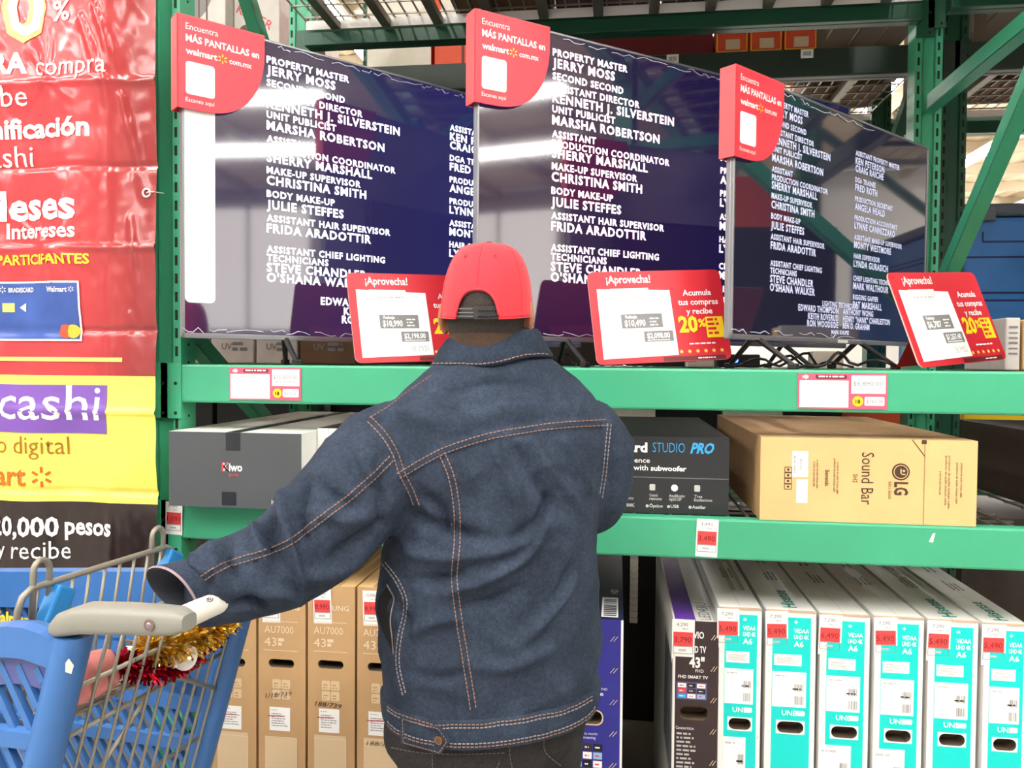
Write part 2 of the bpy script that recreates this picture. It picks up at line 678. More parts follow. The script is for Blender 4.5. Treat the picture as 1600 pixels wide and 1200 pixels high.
# ------------------------------------------------------------------ the rack standing back to back behind it
E1, E2 = 3.32, 4.28
BEAM_SHADE = mat('beam_green_shaded', (34, 52, 44), .5, var=.1)  # green beam colour carries the dark of its underlit face
rack_frame('dark green upright of the rack behind, between the televisions and the right post', 1.235, E1, E2 - .08, [(.4, 1.2), (1.9, 1.5), (2.4, 3.0)], GREEN_SHADE)
rack_frame('dark green upright of the rack behind, at its left end', -1.375, E1, E2 - .08, [(.4, 1.2), (1.9, 1.5), (3.0, 2.4)], GREEN_SHADE)
rack_beam('near-black front beam of the rack behind with two white labels', 2.635, 2.745, E1 - .012, -1, -1.28, 1.235, BEAM_SHADE)
rack_beam('dark green rear beam of the rack behind, seen through the bay', 2.64, 2.73, E2, 1, -1.28, 1.235, GREEN_SHADE)
rack_beam('dark front beam of the rack behind, next bay to the right', 2.635, 2.745, E1 - .012, -1, 1.33, 3.4, BEAM_SHADE)
rack_beam('dark green rear beam of the rack behind, next bay to the right', 2.64, 2.73, E2, 1, 1.33, 3.4, GREEN_SHADE)
wire_deck('brown-loaded wire deck of the rack behind', 2.745, -1.27, 1.23, E1 + .05, E2 - .08, 6, .4, .25)
wire_deck('brown-loaded wire deck of the rack behind, next bay to the right', 2.745, 1.34, 3.4, E1 + .05, E2 - .08, 5, .4, .2)
rack_beam('shelf beam of the rack behind at television height', MIDB, MIDT, E1 - .012, -1, -1.28, 1.235, GREEN_SHADE)
rack_beam('shelf beam of the rack behind at television height, next bay to the right', MIDB, MIDT, E1 - .012, -1, 1.33, 3.4, GREEN_SHADE)
rack_beam('low shelf beam of the rack behind', LOWB, LOWT, E1 - .012, -1, -1.28, 1.235, GREEN_SHADE)
wire_deck('wire deck of the rack behind at television height', MIDT - .008, -1.27, 1.23, E1 + .05, E2 - .08, 6, .4, .25, lip=False)
wire_deck('wire deck of the rack behind at television height, next bay to the right', MIDT - .008, 1.34, 3.4, E1 + .05, E2 - .08, 5, .4, .2, lip=False)

rack_frame('green upright at the far end of the left bay, beyond the banner', XL - 2 * PW - 1.508, D1 + .004, D2 + .004, [(.3, .9), (1.0, .5), (2.27, 3.15)])
rack_frame('green upright at the far end of the right bay', XR + PW + 1.608, D1 + .004, D2 + .004, [(.35, .35), (1.62, 2.40), (3.3, 2.6)])
rack_frame('dark green upright of the rack behind, at the end of its left bay', -2.64 - PW, E1, E2 - .08, [(.4, 1.2), (2.4, 3.0)], GREEN_SHADE)
rack_frame('dark green upright of the rack behind, at the end of its right bay', 3.41, E1, E2 - .08, [(.4, 1.2), (2.4, 3.0)], GREEN_SHADE)

# ------------------------------------------------------------------ televisions showing film credits
def screen_mat(name, c0, c1, strength, gl=.05):
    """lit panel under smooth glass: c0 on the left, c1 on the right of the picture"""
    m = bpy.data.materials.new(name)
    m.use_nodes = True
    nt = m.node_tree
    b = nt.nodes['Principled BSDF']
    b.inputs['Base Color'].default_value = rgb(14, 14, 20)
    b.inputs['Roughness'].default_value = gl
    b.inputs['Specular IOR Level'].default_value = 1.0
    b.inputs['Coat Weight'].default_value = 1.0
    b.inputs['Coat IOR'].default_value = 1.75
    b.inputs['Coat Roughness'].default_value = .045
    tc = nt.nodes.new('ShaderNodeTexCoord')
    sp = nt.nodes.new('ShaderNodeSeparateXYZ')
    nt.links.new(tc.outputs['Object'], sp.inputs[0])
    r = nt.nodes.new('ShaderNodeValToRGB')
    r.color_ramp.elements[0].color = rgb(*c0)
    r.color_ramp.elements[1].color = rgb(*c1)
    r.color_ramp.elements[0].position = .3
    r.color_ramp.elements[1].position = 1.0
    nt.links.new(sp.outputs['X'], r.inputs['Fac'])
    nt.links.new(r.outputs['Color'], b.inputs['Emission Color'])
    b.inputs['Emission Strength'].default_value = strength
    return m


SCR_A = screen_mat('screen_navy', (46, 38, 78), (36, 38, 98), .62)
SCR_B = screen_mat('screen_indigo', (44, 24, 62), (20, 16, 66), .62)
SCR_C = screen_mat('screen_slate', (34, 34, 56), (30, 30, 52), .5)
CRED_A = mat('credits_lit_white', (240, 236, 250), .3, emit=((250, 246, 255), 1.15))
CRED_B = mat('credits_lit_pink_white', (250, 226, 240), .3, emit=((255, 232, 242), 1.1))
CRED_C = mat('credits_lit_dim', (176, 178, 200), .3, emit=((176, 180, 206), .62))
BEZEL = mat('tv_bezel_grey', (148, 150, 156), .3, metal=.6)
TVBACK = mat('tv_back_plastic', (26, 26, 28), .5)
FOOTM = mat('tv_foot_dark', (32, 33, 36), .35)
FILM = mat('clear_film_glint', (225, 226, 235), .15)

LEFT = [(.064, 'PROPERTY MASTER', 0), (.098, 'JERRY MOSS', 1), (.140, 'SECOND SECOND', 0), (.176, 'ASSISTANT DIRECTOR', 0), (.210, 'KENNETH J. SILVERSTEIN', 1),
        (.246, 'UNIT PUBLICIST', 0), (.281, 'MARSHA ROBERTSON', 1), (.326, 'ASSISTANT', 0), (.357, 'PRODUCTION COORDINATOR', 0), (.388, 'SHERRY MARSHALL', 1),
        (.430, 'MAKE-UP SUPERVISOR', 0), (.464, 'CHRISTINA SMITH', 1), (.509, 'BODY MAKE-UP', 0), (.545, 'JULIE STEFFES', 1), (.590, 'ASSISTANT HAIR SUPERVISOR', 0),
        (.624, 'FRIDA ARADOTTIR', 1), (.694, 'ASSISTANT CHIEF LIGHTING', 0), (.723, 'TECHNICIANS', 0), (.755, 'STEVE CHANDLER', 1), (.789, "O'SHANA WALKER", 1)]
RIGHT = [(.150, 'ASSISTANT PROPERTY MASTER', 0), (.184, 'KEN PETERSON', 1), (.218, 'CRAIG RAICHE', 1), (.268, 'DGA TRAINEE', 0), (.302, 'FRED ROTH', 1),
         (.352, 'PRODUCTION SECRETARY', 0), (.386, 'ANGELA HEALD', 1), (.436, 'PRODUCTION ACCOUNTANT', 0), (.470, 'LYNNE CANNIZZARO', 1), (.522, 'ASSISTANT MAKE-UP SUPERVISOR', 0),
         (.556, 'MONTY WESTMORE', 1), (.606, 'HAIR SUPERVISOR', 0), (.640, 'LYNDA GURASICH', 1), (.705, 'CHIEF LIGHTING TECHNICIAN', 0), (.739, 'MARK WALTHOUR', 1),
         (.789, 'RIGGING GAFFER', 0), (.823, 'PAT MARSHALL', 1)]
CENTRE = [(.858, 'EDWARD THOMPSON', 'ANTHONY WONG'), (.890, 'KEITH ROVERUD', 'HENRY "HANK" CHARLESTON'), (.920, 'RON WOODSIDE', 'BEN D. GRAHAM')]


def television(label, a, b, z0, z1, scr, cred, cx, film=False, compress=1.0, feet=(.2, .8)):
    """a, b: lower left and lower right corner seen from the front (plan points)"""
    W, H = (b - a).length, z1 - z0
    ang = math.atan2((b - a).y, (b - a).x)
    t = thing('television', label, 'television', (a.x, a.y, MIDT), ang)
    g = z0 - MIDT
    m = MB()
    m.box(0, W, .004, .022, g, g + H, BEZEL, .004)
    m.box(.12 * W, .88 * W, .022, .055, g + .04, g + H * .62, TVBACK, .015)
    m.build('housing', t)
    m = MB()
    bw = .007
    for q in ((0, W, g + H - bw, g + H), (0, W, g, g + bw * 2), (0, bw, g, g + H), (W - bw, W, g, g + H)):
        m.box(q[0], q[1], -.004, .006, q[2], q[3], BEZEL, .0015)
    m.box(W * .5 - .03, W * .5 + .03, -.005, 0, g + .002, g + .011, WHITE)
    m.build('bezel', t)
    m = MB()
    p = Panel(m, (bw, -.0005, g + 2 * bw), X, Z)
    w, h = W - 2 * bw, H - 3 * bw
    nx, ny = 24, 14
    m.add([p.pt(w * i / nx, h * j / ny, 0) for j in range(ny + 1) for i in range(nx + 1)],
          [(j * (nx + 1) + i, j * (nx + 1) + i + 1, (j + 1) * (nx + 1) + i + 1, (j + 1) * (nx + 1) + i) for j in range(ny) for i in range(nx)], scr)
    o = m.build('screen', t)
    m = MB()
    p = Panel(m, (0, -.0005, g), X, Z)
    big, small = .0285 * H, .0218 * H
    for col, xx in ((LEFT, cx[0] * W), (RIGHT, cx[1] * W)):
        for fr, s, k in col:
            hh = big if k else small
            Wt = p.text(s, xx, H * (1 - fr) - hh / 2, hh, cred, bold=.03, wx=.98 * compress, sp=1.16, l=.0012)
    c0 = cx[2] * W
    p.text('LIGHTING TECHNICIANS', c0, H * (1 - .832) - small / 2, small, cred, 'C', bold=.026, wx=.9 * compress, sp=1.14, l=.0012)
    for fr, s1, s2 in CENTRE:
        p.text(s1, c0 - .012 * W, H * (1 - fr) - big * .45, big * .9, cred, 'R', bold=.03, wx=.92 * compress, sp=1.14, l=.0012)
        p.text(s2, c0 + .012 * W, H * (1 - fr) - big * .45, big * .9, cred, 'L', bold=.03, wx=.92 * compress, sp=1.14, l=.0012)
    p.text('MARK KNUPIE', c0, H * (1 - .949) - small / 2, small * .8, cred, 'C', bold=.025, wx=1.1 * compress, l=.0012)
    m.build('credits_text', o)
    for fx in feet:
        m = MB()
        x = fx * W
        m.tube([(x, .02, g + .012), (x - .02, -.11, .012)], [.009, .007], FOOTM, 6)
        m.tube([(x, .02, g + .012), (x + .05, .13, .012)], [.009, .007], FOOTM, 6)
        m.box(x - .03, x - .01, -.125, -.1, 0, .016, FOOTM, .003)
        m.box(x + .04, x + .06, .12, .145, 0, .016, FOOTM, .003)
        m.build('foot', t)
    if film:
        m = MB()
        x0, x1 = .005, .085
        m.add([Vector((x, -.006 - .002 * k, z)) for k in (0, 1) for x, z in rounded(x0, g + .095, x1, g + H - .03, .014)],
              [tuple(range(24)), tuple(range(47, 23, -1))] + [(i, 24 + i, 24 + (i + 1) % 24, (i + 1) % 24) for i in range(24)], WHITE)
        m.build('edge_sticker', t)
    # crumpled edge of the clear protective film, along the top and the bottom
    m = MB()
    rd = random.Random(len(label))
    for z, s0, s1 in ((g + H - .016, .18, .62), (g + .022, .0, .5)):
        s = s0 * W
        while s < s1 * W:
            L = rd.uniform(.03, .12)
            pts = [(s + L * k / 4, -.0035, z + rd.uniform(-.007, .007)) for k in range(5)]
            m.tube(pts, .0012, FILM, 4)
            s += L * rd.uniform(.9, 1.5)
    m.build('protective_film', t)
    return t, W, H, ang


ZB = EYE + .058
tv1, W1, H1, A1 = television('large television at the left, its left edge behind a white sticker strip', plan(-.882, 2.14), plan(-.882 + 1.143, 2.14 + .919), ZB, EYE + .905, SCR_A, CRED_A, (.158, .585, .50), True)
tv2, W2, H2, A2 = television('large television in the middle, behind the man in the red cap', plan(-.1005, 2.163), plan(1.2113, 2.913), EYE + .06, EYE + .932, SCR_B, CRED_B, (.158, .585, .50))
tv3, W3, H3, A3 = television('smaller television at the right with dim credits', plan(.571, 2.10), plan(1.459, 2.84), EYE + .0655, EYE + .766, SCR_C, CRED_C, (.155, .555, .49), compress=.86, feet=(.12, .62))


# red sleeve signs hooked over the upper left corner of each television
SIGNRED = mat('corner_sign_red', (228, 60, 76), .38, var=.03)
SIGNSIDE = mat('corner_sign_side', (232, 86, 92), .45)


def corner_sign(label, tv, W, H, ang, g, sc=1.0, z_up=.0015):
    t = thing('corner_sign', label, 'sign', tv.location, ang, 'red corner signs on the televisions')
    w, h = .236 * sc, .243 * sc
    x0 = -.016
    zt = g + H + z_up
    out = [(x0, zt), (x0, zt - h)]
    for k in range(0, 13):
        a = -math.pi / 2 + (math.pi / 2) * k / 12
        out.append((x0 + .055 * sc + (w - .055 * sc) * max(0, math.cos(a)) ** .85, zt - h + (h - .05 * sc) * (1 + math.sin(a)) ** 1.12))
    out.append((x0 + w, zt))
    out = out[::-1]
    m = MB()
    m.prism(out, -.016, -.012, SIGNRED)
    m.prism(out, .028, .032, SIGNRED)
    m.box(x0 - .001, x0 + .003, -.016, .032, zt - h, zt, SIGNSIDE)
    m.box(x0, x0 + w, -.016, .032, zt - .001, zt + .002, SIGNSIDE)
    p = Panel(m, (x0, -.016, zt), X, Z)
    s = sc
    p.text('Encuentra', .022 * s, -.035 * s, .0165 * s, WHITE, bold=.0, w=.085 * s)
    p.text('MÁS PANTALLAS en', .022 * s, -.066 * s, .0175 * s, WHITE, bold=.03, w=.198 * s)
    p.text('walmart', .022 * s, -.099 * s, .0165 * s, WHITE, bold=.03, w=.083 * s)
    p.spark(.119 * s, -.092 * s, .0125 * s, YELLOW)
    p.text('com.mx', .137 * s, -.099 * s, .0145 * s, WHITE, bold=.02, w=.062 * s)
    p.rrect(.022 * s, -.204 * s, .098 * s, -.118 * s, .008 * s, WHITE)
    p.text('Escanea aquí', .022 * s, -.224 * s, .011 * s, WHITE, w=.075 * s)
    m.build('sleeve', t)
    return t


corner_sign('red rounded corner sign hooked on the left television, next to the banner', tv1, W1, H1, A1, ZB - MIDT)
corner_sign('red rounded corner sign hooked on the middle television, highest of the three', tv2, W2, H2, A2, EYE + .06 - MIDT)
corner_sign('red rounded corner sign hooked on the smaller right television', tv3, W3, H3, A3, EYE + .0655 - MIDT, .96, .004)


# ------------------------------------------------------------------ red price signs on the shelf edge
BULB = mat('printed_bulb_yellow', (255, 214, 120), .5)
DARKRED = mat('dark_red_print', (104, 26, 34), .5)


def price_sign(label, base, ang, lean, roll, price, part, shift=0.0, pct=None):
    t = thing('price_sign', label, 'price sign', (base.x, base.y, MIDT + .001), ang)
    W, H = .39, .262
    R = Matrix.Rotation(-lean, 3, 'X') @ Matrix.Rotation(-roll, 3, 'Y')
    off = Vector((0, 0, .006))
    ux, uy = R @ X, R @ Z
    n = ux.cross(uy)
    m = MB()
    out = rounded(0, 0, W, H, .018)
    vs = [off + ux * x + uy * y + n * k for k in (0, -.004) for x, y in out]
    N = len(out)
    rim = mat('clear_acrylic_edge', (250, 196, 186), .2)
    m.add(vs[:N], [tuple(range(N))], RED)
    m.add(vs[N:], [tuple(range(N - 1, -1, -1))], RED)
    m.add(vs, [(i, N + i, N + (i + 1) % N, (i + 1) % N) for i in range(N)], rim)
    p = Panel(m, off, ux, uy)
    p.text('¡Aprovecha!', .052, H - .034, .022, WHITE, bold=.02, w=.128)
    for k, s in enumerate(('Acumula', 'tus compras', 'y recibe')):
        p.text(s, .312, H - .075 - .027 * k, .0165, WHITE, 'C', bold=.02)
    p.text('20', .246, .083, .043, YELLOW, bold=.04, w=.056)
    p.text('%', .304, .096, .022, YELLOW, bold=.03)
    p.rect(.326, .064, .378, .124, YELLOW)
    p.lines(.331, .112, .374, 4, .013, .007, RED, seed=3)
    p.lines(.27, .046, .36, 1, .01, .004, WHITE, seed=5)
    for k in range(15):
        p.disc(.03 + k * .0238, .027, .0058, ORANGE, l=.0005)
        p.disc(.03 + k * .0238, .027, .0036, BULB, l=.0009)
    p.rect(.19, .002, .372, .014, DARKRED)
    p.lines(.29, .006, .365, 1, .01, .003, WHITE, seed=8)
    # the acrylic foot that keeps it upright
    foot = [off + ux * .06, off + ux * (W - .06)]
    back = [q + Vector((0, .11, -off.z + .002)) for q in foot]
    top = [q + uy * .12 - n * .004 for q in foot]
    m.poly([top[0], top[1], back[1], back[0]], RED)
    m.build('sign_board', t)
    m = MB()
    p = Panel(m, off + n * .0012, ux, uy)
    lean_in = .012
    p.poly([(.02, .014), (.235, .018), (.232, H - .058), (.022, H - .05)], PAPER, .0004)
    p.poly([(.06, H - .07), (.17, H - .07), (.17, H - .05), (.06, H - .05)], mat('sticky_tape', (236, 226, 226), .25), .0012)
    p.lines(.075, H - .075, .2, 1, .01, .005, LGREY, seed=4)
    p.rect(.082, .098, .2, .138, GREYP)
    p.text('Rebaja', .094, .126, .009, WHITE, bold=.02)
    p.text(price, .09, .104, .017, WHITE, bold=.03, w=.06)
    p.lines(.163, .122, .192, 3, .009, .004, WHITE, seed=6)
    p.rect(.142, .058, .226, .088, GREYP)
    p.text(part, .15, .068, .0145, WHITE, bold=.03, w=.066)
    p.rect(.15, .061, .215, .0635, WHITE, .001)
    p.text('18 MSI', .165, .03, .017, LGREY, w=.055)
    if pct:
        p.text(pct, .05, .07, .017, LGREY, w=.04)
    m.build('price_sheet', t)
    return t


b = at(556, 568, D1 + .025)
price_sign('red ¡Aprovecha! price sign at the left, next to the red cap', b, math.radians(36), math.radians(14), math.radians(2.0), '$10,990', '$2,198.00')
b = at(933, 571, D1 + .05)
price_sign('red ¡Aprovecha! price sign in front of the middle television', b, math.radians(18), math.radians(14), math.radians(3.0), '$10,490', '$2,098.00')
b = at(1438, 577, D1 + .025)
price_sign('red ¡Aprovecha! price sign at the right end of the shelf', b, math.radians(36), math.radians(20), math.radians(4.0), '$6,787', '$1,257.40', pct='-20%')

# ------------------------------------------------------------------ cartons
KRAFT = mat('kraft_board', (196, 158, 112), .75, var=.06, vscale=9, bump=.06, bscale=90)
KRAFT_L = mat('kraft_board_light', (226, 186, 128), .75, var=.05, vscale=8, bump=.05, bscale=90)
KPRINT = mat('kraft_pale_print', (232, 212, 178), .7)
KDARK = mat('kraft_dark_print', (72, 48, 34), .7)
KPANEL = mat('kraft_pale_panel', (222, 196, 158), .7)
BOXWHITE = mat('white_gloss_carton', (238, 236, 232), .4, var=.02)
BOXGREY = mat('grey_carton', (76, 80, 84), .55, var=.05, vscale=8)
BOXBLACK = mat('black_carton', (40, 42, 46), .42, var=.06, vscale=6)
BOXNAVY = mat('indigo_carton', (44, 44, 140), .4, var=.05)
BOXNAVYT = mat('dark_navy_carton', (26, 32, 66), .45)
BOXBROWN = mat('dark_brown_carton', (52, 38, 40), .5, var=.05)
DARKBROWN = mat('umber_carton', (62, 50, 44), .6, var=.1)
PURPLE = mat('purple_print', (104, 58, 168), .4)
BLUEP = mat('sky_blue_print', (60, 168, 232), .4)
TAPE = mat('dark_packing_tape', (38, 40, 46), .3)
INSIDE = mat('carton_inside', (92, 78, 62), .8)
SCRIB = mat('red_marker', (176, 34, 60), .6)
INK = mat('ballpoint_ink', (52, 40, 40), .6)


def holed_front(m, w, h, hole, mt, y=0.0, depth=.05, rim=None):
    """front face in the x-z plane with a real hand hole cut through it"""
    hx0, hx1, hz0, hz1 = hole
    out = [(0, 0), (w, 0), (w, h), (0, h)]
    inn = rounded(hx0, hz0, hx1, hz1, (hz1 - hz0) * .48, 6)
    tri = geometry.tessellate_polygon([[Vector((x, z, 0)) for x, z in out], [Vector((x, z, 0)) for x, z in inn]])
    pts = [Vector((x, y, z)) for x, z in out + inn]
    m.add(pts, [tuple(t) for t in tri], mt)
    n = len(inn)
    vs = [Vector((x, y, z)) for x, z in inn] + [Vector((x, y + depth, z)) for x, z in inn]
    m.add(vs, [(i, (i + 1) % n, n + (i + 1) % n, n + i) for i in range(n)] + [tuple(range(n, 2 * n))], INSIDE)
    if rim:
        o2 = rounded(hx0 - .003, hz0 - .003, hx1 + .003, hz1 + .003, (hz1 - hz0) * .5, 6)
        vs = [Vector((x, y - .0012, z)) for x, z in inn] + [Vector((x, y - .0012, z)) for x, z in o2]
        m.add(vs, [(i, (i + 1) % n, n + (i + 1) % n, n + i) for i in range(n)], rim)


def shell(m, w, d, h, side, top, front=None, gap=True):
    """the other faces of an upright carton whose front is at y = 0"""
    m.poly([(0, 0, 0), (0, d, 0), (0, d, h), (0, 0, h)][::-1], side)
    m.poly([(w, 0, 0), (w, d, 0), (w, d, h), (w, 0, h)], side)
    m.poly([(0, d, 0), (w, d, 0), (w, d, h), (0, d, h)][::-1], side)
    m.poly([(0, 0, 0), (w, 0, 0), (w, d, 0), (0, d, 0)][::-1], side)
    m.poly([(0, 0, h), (w, 0, h), (w, d, h), (0, d, h)], top)
    if front:
        m.poly([(0, 0, 0), (w, 0, 0), (w, 0, h), (0, 0, h)], front)


def price_tag(name_label, loc, rz, old, new, lean=.06, small='.00', mrot=0.0, h=.1, w=.052, pink=False, group='red price tags'):
    m = MB()
    c, s = math.cos(lean), math.sin(lean)
    R = Matrix.Rotation(mrot, 3, 'Y')
    o = R @ Vector((-w / 2, -.002, 0))
    p = Panel(m, (0, 0, 0), X, Z)
    ux, uy = R @ X, R @ Vector((0, -s, c))
    n = ux.cross(uy)
    o = -ux * (w / 2) - uy * h
    vs = [o + ux * a + uy * b + n * k for k in (0, -.0012) for a, b in ((0, 0), (w, 0), (w, h), (0, h))]
    m.add(vs, [(0, 1, 2, 3), (7, 6, 5, 4), (0, 4, 5, 1), (1, 5, 6, 2), (2, 6, 7, 3), (3, 7, 4, 0)], PAPER)
    p = Panel(m, o, ux, uy)
    p.text(old, w * .2, h * .83, h * .085, GREYP, w=w * .5)
    p.lines(w * .45, h * .75, w * .85, 1, .01, h * .025, LGREY)
    p.rect(w * .06, h * .33, w * .93, h * .68, TAGRED)
    p.text(new, w * .10, h * .42, h * .14, mat('tag_dark_red_ink', (120, 20, 30), .6), w=w * .76)
    p.line([(w * .06, h * .32), (w * .93, h * .32), (w * .93, h * .14), (w * .06, h * .14), (w * .06, h * .32)], .0012, GREYP)
    p.lines(w * .3, h * .2, w * .85, 1, .01, h * .05, LGREY)
    o = m.build('price_tag')
    o.location = loc
    o.rotation_euler = (0, 0, rz)
    return tag(o, name_label, 'price tag', group)


def sticker(name, parent, x0, z0, x1, z1, seed, y=-.0008, barcode=True, scrib=None, rot=False):
    m = MB()
    p = Panel(m, (0, y, 0), X, Z)
    p.rect(x0, z0, x1, z1, PAPER, 0)
    w, h = x1 - x0, z1 - z0
    p.lines(x0 + w * .08, z1 - h * .14, x0 + w * .55, 1, .01, h * .04, LGREY, l=.0003, seed=seed)
    if barcode:
        p.bars(x0 + w * .66, z0 + h * .08, x0 + w * .93, z0 + h * .32, GREYP, 9, .0003, seed)
        p.bars(x0 + w * .66, z0 + h * .46, x0 + w * .93, z0 + h * .66, GREYP, 9, .0003, seed + 1)
        p.lines(x0 + w * .6, z0 + h * .5, x0 + w * .95, 1, .01, h * .04, BLACK, l=.0006, seed=seed)
    else:
        p.lines(x0 + w * .1, z1 - h * .3, x1 - w * .1, 6, h * .1, h * .035, GREYP, l=.0003, seed=seed)
    if scrib:
        p.line([(x0 - w * .08, z0 + h * .62), (x0 + w * .75, z0 + h * .64)], h * .035, SCRIB, .0008)
        p.line([(x0 + w * .1, z0 + h * .58), (x0 + w * .5, z0 + h * .66)], h * .02, SCRIB, .0009)
    return m.build(name, parent)


FY = D1 + .02                                       # plane of the carton fronts under the shelves

# --- teal and white cartons, lower right
ordinal = ['first', 'second', 'third', 'fourth', 'fifth', 'sixth']
hz = [(1123, 1189, 949, .0, '7,290', '5,490'), (1196, 1274, 953, .004, '7,290', '5,490'), (1281, 1358, 959, .0, '7,290', '6,490'),
      (1366, 1442, 963, -.004, '7,290', '5,490'), (1450, 1527, 968, .004, '7,290', '5,490'), (1537, 1606, 974, .0, '7,290', '5,490')]
proto_h = None
for i, (l, r, ytop, dy, old, new) in enumerate(hz):
    a, b = at(l, 1050, FY + dy), at(r, 1050, FY + dy)
    w, h = b.x - a.x, at(l, ytop, FY + dy).z
    lab = 'teal and white upright television carton, %s from the left in the teal row' % ordinal[i]
    t = thing('television_carton', lab, 'television carton', (a.x, FY + dy, 0), 0, 'row of teal and white television cartons')
    d = .93 if i != 1 else .9
    m = MB()
    holed_front(m, w, h, (w * .25, w * .78, h - .318, h - .288), BOXWHITE, 0, .045, rim=WHITE)
    shell(m, w, d, h, BOXWHITE, BOXWHITE)
    m.bar((0, -.0005, h), (w, -.0005, h), .004, .004, mat('bare_board_edge', (196, 168, 140), .8))
    p = Panel(m, (0, 0, 0), X, Z)
    tx0, tx1 = w * .13, w * .9
    hx0, hx1, z0, z1 = w * .25 - .003, w * .78 + .003, h - .321, h - .285
    for q in ((tx0, .02, tx1, z0), (tx0, z0, hx0, z1), (hx1, z0, tx1, z1), (tx0, z1, tx1, h - .016)):
        p.rect(*q, TEAL, .0004)
    for k, (s, zz, hh) in enumerate((('≡' if i % 2 == 0 else '+', .034, .012), ('VIDAA', .056, .011), ('UHD 4K', .072, .011), ('A6', .092, .014))):
        p.text(s if s != '≡' else '=', w * .56, h - zz, hh, WHITE, bold=.02, w=None if k in (0, 3) else w * .3)
    p.text('UNE', w * .34, h - .272, .013, WHITE, bold=.015)
    p.rrect(w * .62, h - .272, w * .8, h - .259, .003, WHITE)
    for zz in (.03, .125, .16, .2, .24, .34):
        p.line([(w * .92, h - zz), (w * .96, h - zz + .008)], .0014, LGREY)
    # top face: brand word running back, long seam, small print
    pt = Panel(m, (0, 0, h), X, Y_)
    q = Panel(m, (w, 0, h), Y_, -X)
    if i in (1, 4, 5):
        q.text('Hisense', .028, w * .34, .034, DTEAL, bold=.02, w=.16)
    q.lines(.30, w * .5, .42, 3, .012, .006, GREYP, seed=i)
    q.lines(.5, w * .45, .7, 2, .018, .008, GREYP, seed=i + 3)
    q.line([(.0, w * .5), (d, w * .5)], .002, mat('carton_seam', (214, 210, 204), .5), .0004)
    if i == 0:
        for zz in (.55, .8):
            q.rect(.17, w * (1 - zz) - .006, d, w * (1 - zz) + .006, mat('clear_tape', (214, 208, 198), .2), .0007)
    m.build('carton', t)
    sticker('model_sticker', t, w * .17, h - .142, w * .72, h - .113, i + 2, barcode=False)
    sticker('barcode_sticker', t, w * .14, h - .25, w * .82, h - .158, i + 7)
    if i in (0, 2, 3):
        sticker('lower_sticker', t, w * (.0 if i else .13), h - .47, w * .66, h - .338, i + 20)
    price_tag('hanging price tag with a red price, on the %s teal carton from the left' % ordinal[i], Vector((a.x + w * .2, FY + dy - .004, h - .001)), 0, old, new, .05, mrot=random.uniform(-.05, .05), h=.104, w=.056, group='price tags on the teal cartons')


def app_grid(p, x0, z0, w, h, seed):
    rd = random.Random(seed)
    cols = [PAPER, BLACK, PAPER, TAGRED, BOXBROWN, BLACK, BLUEP, PAPER, mat('pale_blue_print', (150, 190, 226), .5)]
    for k in range(9):
        cx, cz = x0 + (k % 3) * w / 3, z0 + (2 - k // 3) * h / 3
        p.rect(cx + w * .02, cz + h * .03, cx + w * .31, cz + h * .3, cols[(k + seed) % 9], .0008)
        p.lines(cx + w * .08, cz + h * .13, cx + w * .26, 1, .01, h * .06, WHITE if cols[(k + seed) % 9] in (BLACK, BOXBROWN, BLUEP, TAGRED) else TAGRED, .0011, seed + k)


# --- brown-black carton with the purple stripe, left of the teal ones
a, b = at(1051, 1080, FY), at(1121.5, 1080, FY)
w, h = b.x - a.x, at(1060, 969, FY).z
vivo = t = thing('television_carton', 'brown-black upright television carton with purple stripe on top, left of the teal row', 'television carton', (a.x, FY, 0), 0)
m = MB()
holed_front(m, w, h, (w * .16, w * .8, h - .262, h - .226), BOXBROWN, 0, .05, rim=KDARK)
shell(m, w, .95, h, BOXWHITE, BOXWHITE)
p = Panel(m, (0, 0, 0), X, Z)
p.rect(0, 0, w * .05, h, BOXWHITE, .0004)
p.text('VIO', w * .44, h - .045, .017, WHITE, bold=.03, w=w * .24)
p.text('LED TV', w * .37, h - .083, .017, WHITE, bold=.03, w=w * .36)
p.text('43"', w * .36, h - .122, .026, WHITE, bold=.035, w=w * .34)
p.text('FHD', w * .5, h - .135, .008, WHITE)
p.text('FHD SMART TV', w * .12, h - .152, .008, WHITE, bold=.02, w=w * .66)
p.rect(w * .08, h - .208, w * .76, h - .162, mat('violet_print', (96, 84, 132), .5), .0005)
app_grid(p, w * .1, h - .206, w * .64, .042, 0)
p.text('Características', w * .08, h - .288, .008, WHITE, w=w * .4)
p.lines(w * .1, h - .302, w * .55, 9, .011, .005, LGREY, seed=3)
p.text('Contenido', w * .08, h - .42, .007, WHITE, w=w * .3)
p.lines(w * .1, h - .432, w * .5, 7, .011, .005, LGREY, seed=4)
for k in range(6):
    zz = .04 + k * .083
    for e in (0, .02):
        p.line([(w * (.84 + e * 3), h - zz - .008), (w * (.92 + e * 3), h - zz + .006)], .0015, KPRINT)
q = Panel(m, (w, 0, h), Y_, -X)
q.rect(.0, w * .5, .95, w * .96, PURPLE, .0004)
q.text('LED43JU', .012, w * .15, .03, GREYP, bold=.0, w=.15)
q.rect(.0, .002, .95, .012, LGREY, .0004)
s = Panel(m, (0, .95, 0), -Y_, Z)                     # left side face: printed rows
for k in range(7):
    s.rect(.62 + .045 * k, .38, .65 + .045 * k, .70, BOXNAVYT, .0006)
m.build('carton', t)
price_tag('hanging price tag with a pale red price, on the brown-black carton', Vector((a.x + w * .22, FY - .004, h + .004)), 0, '4,290', '3,790', .04, h=.106, w=.058, group=None)

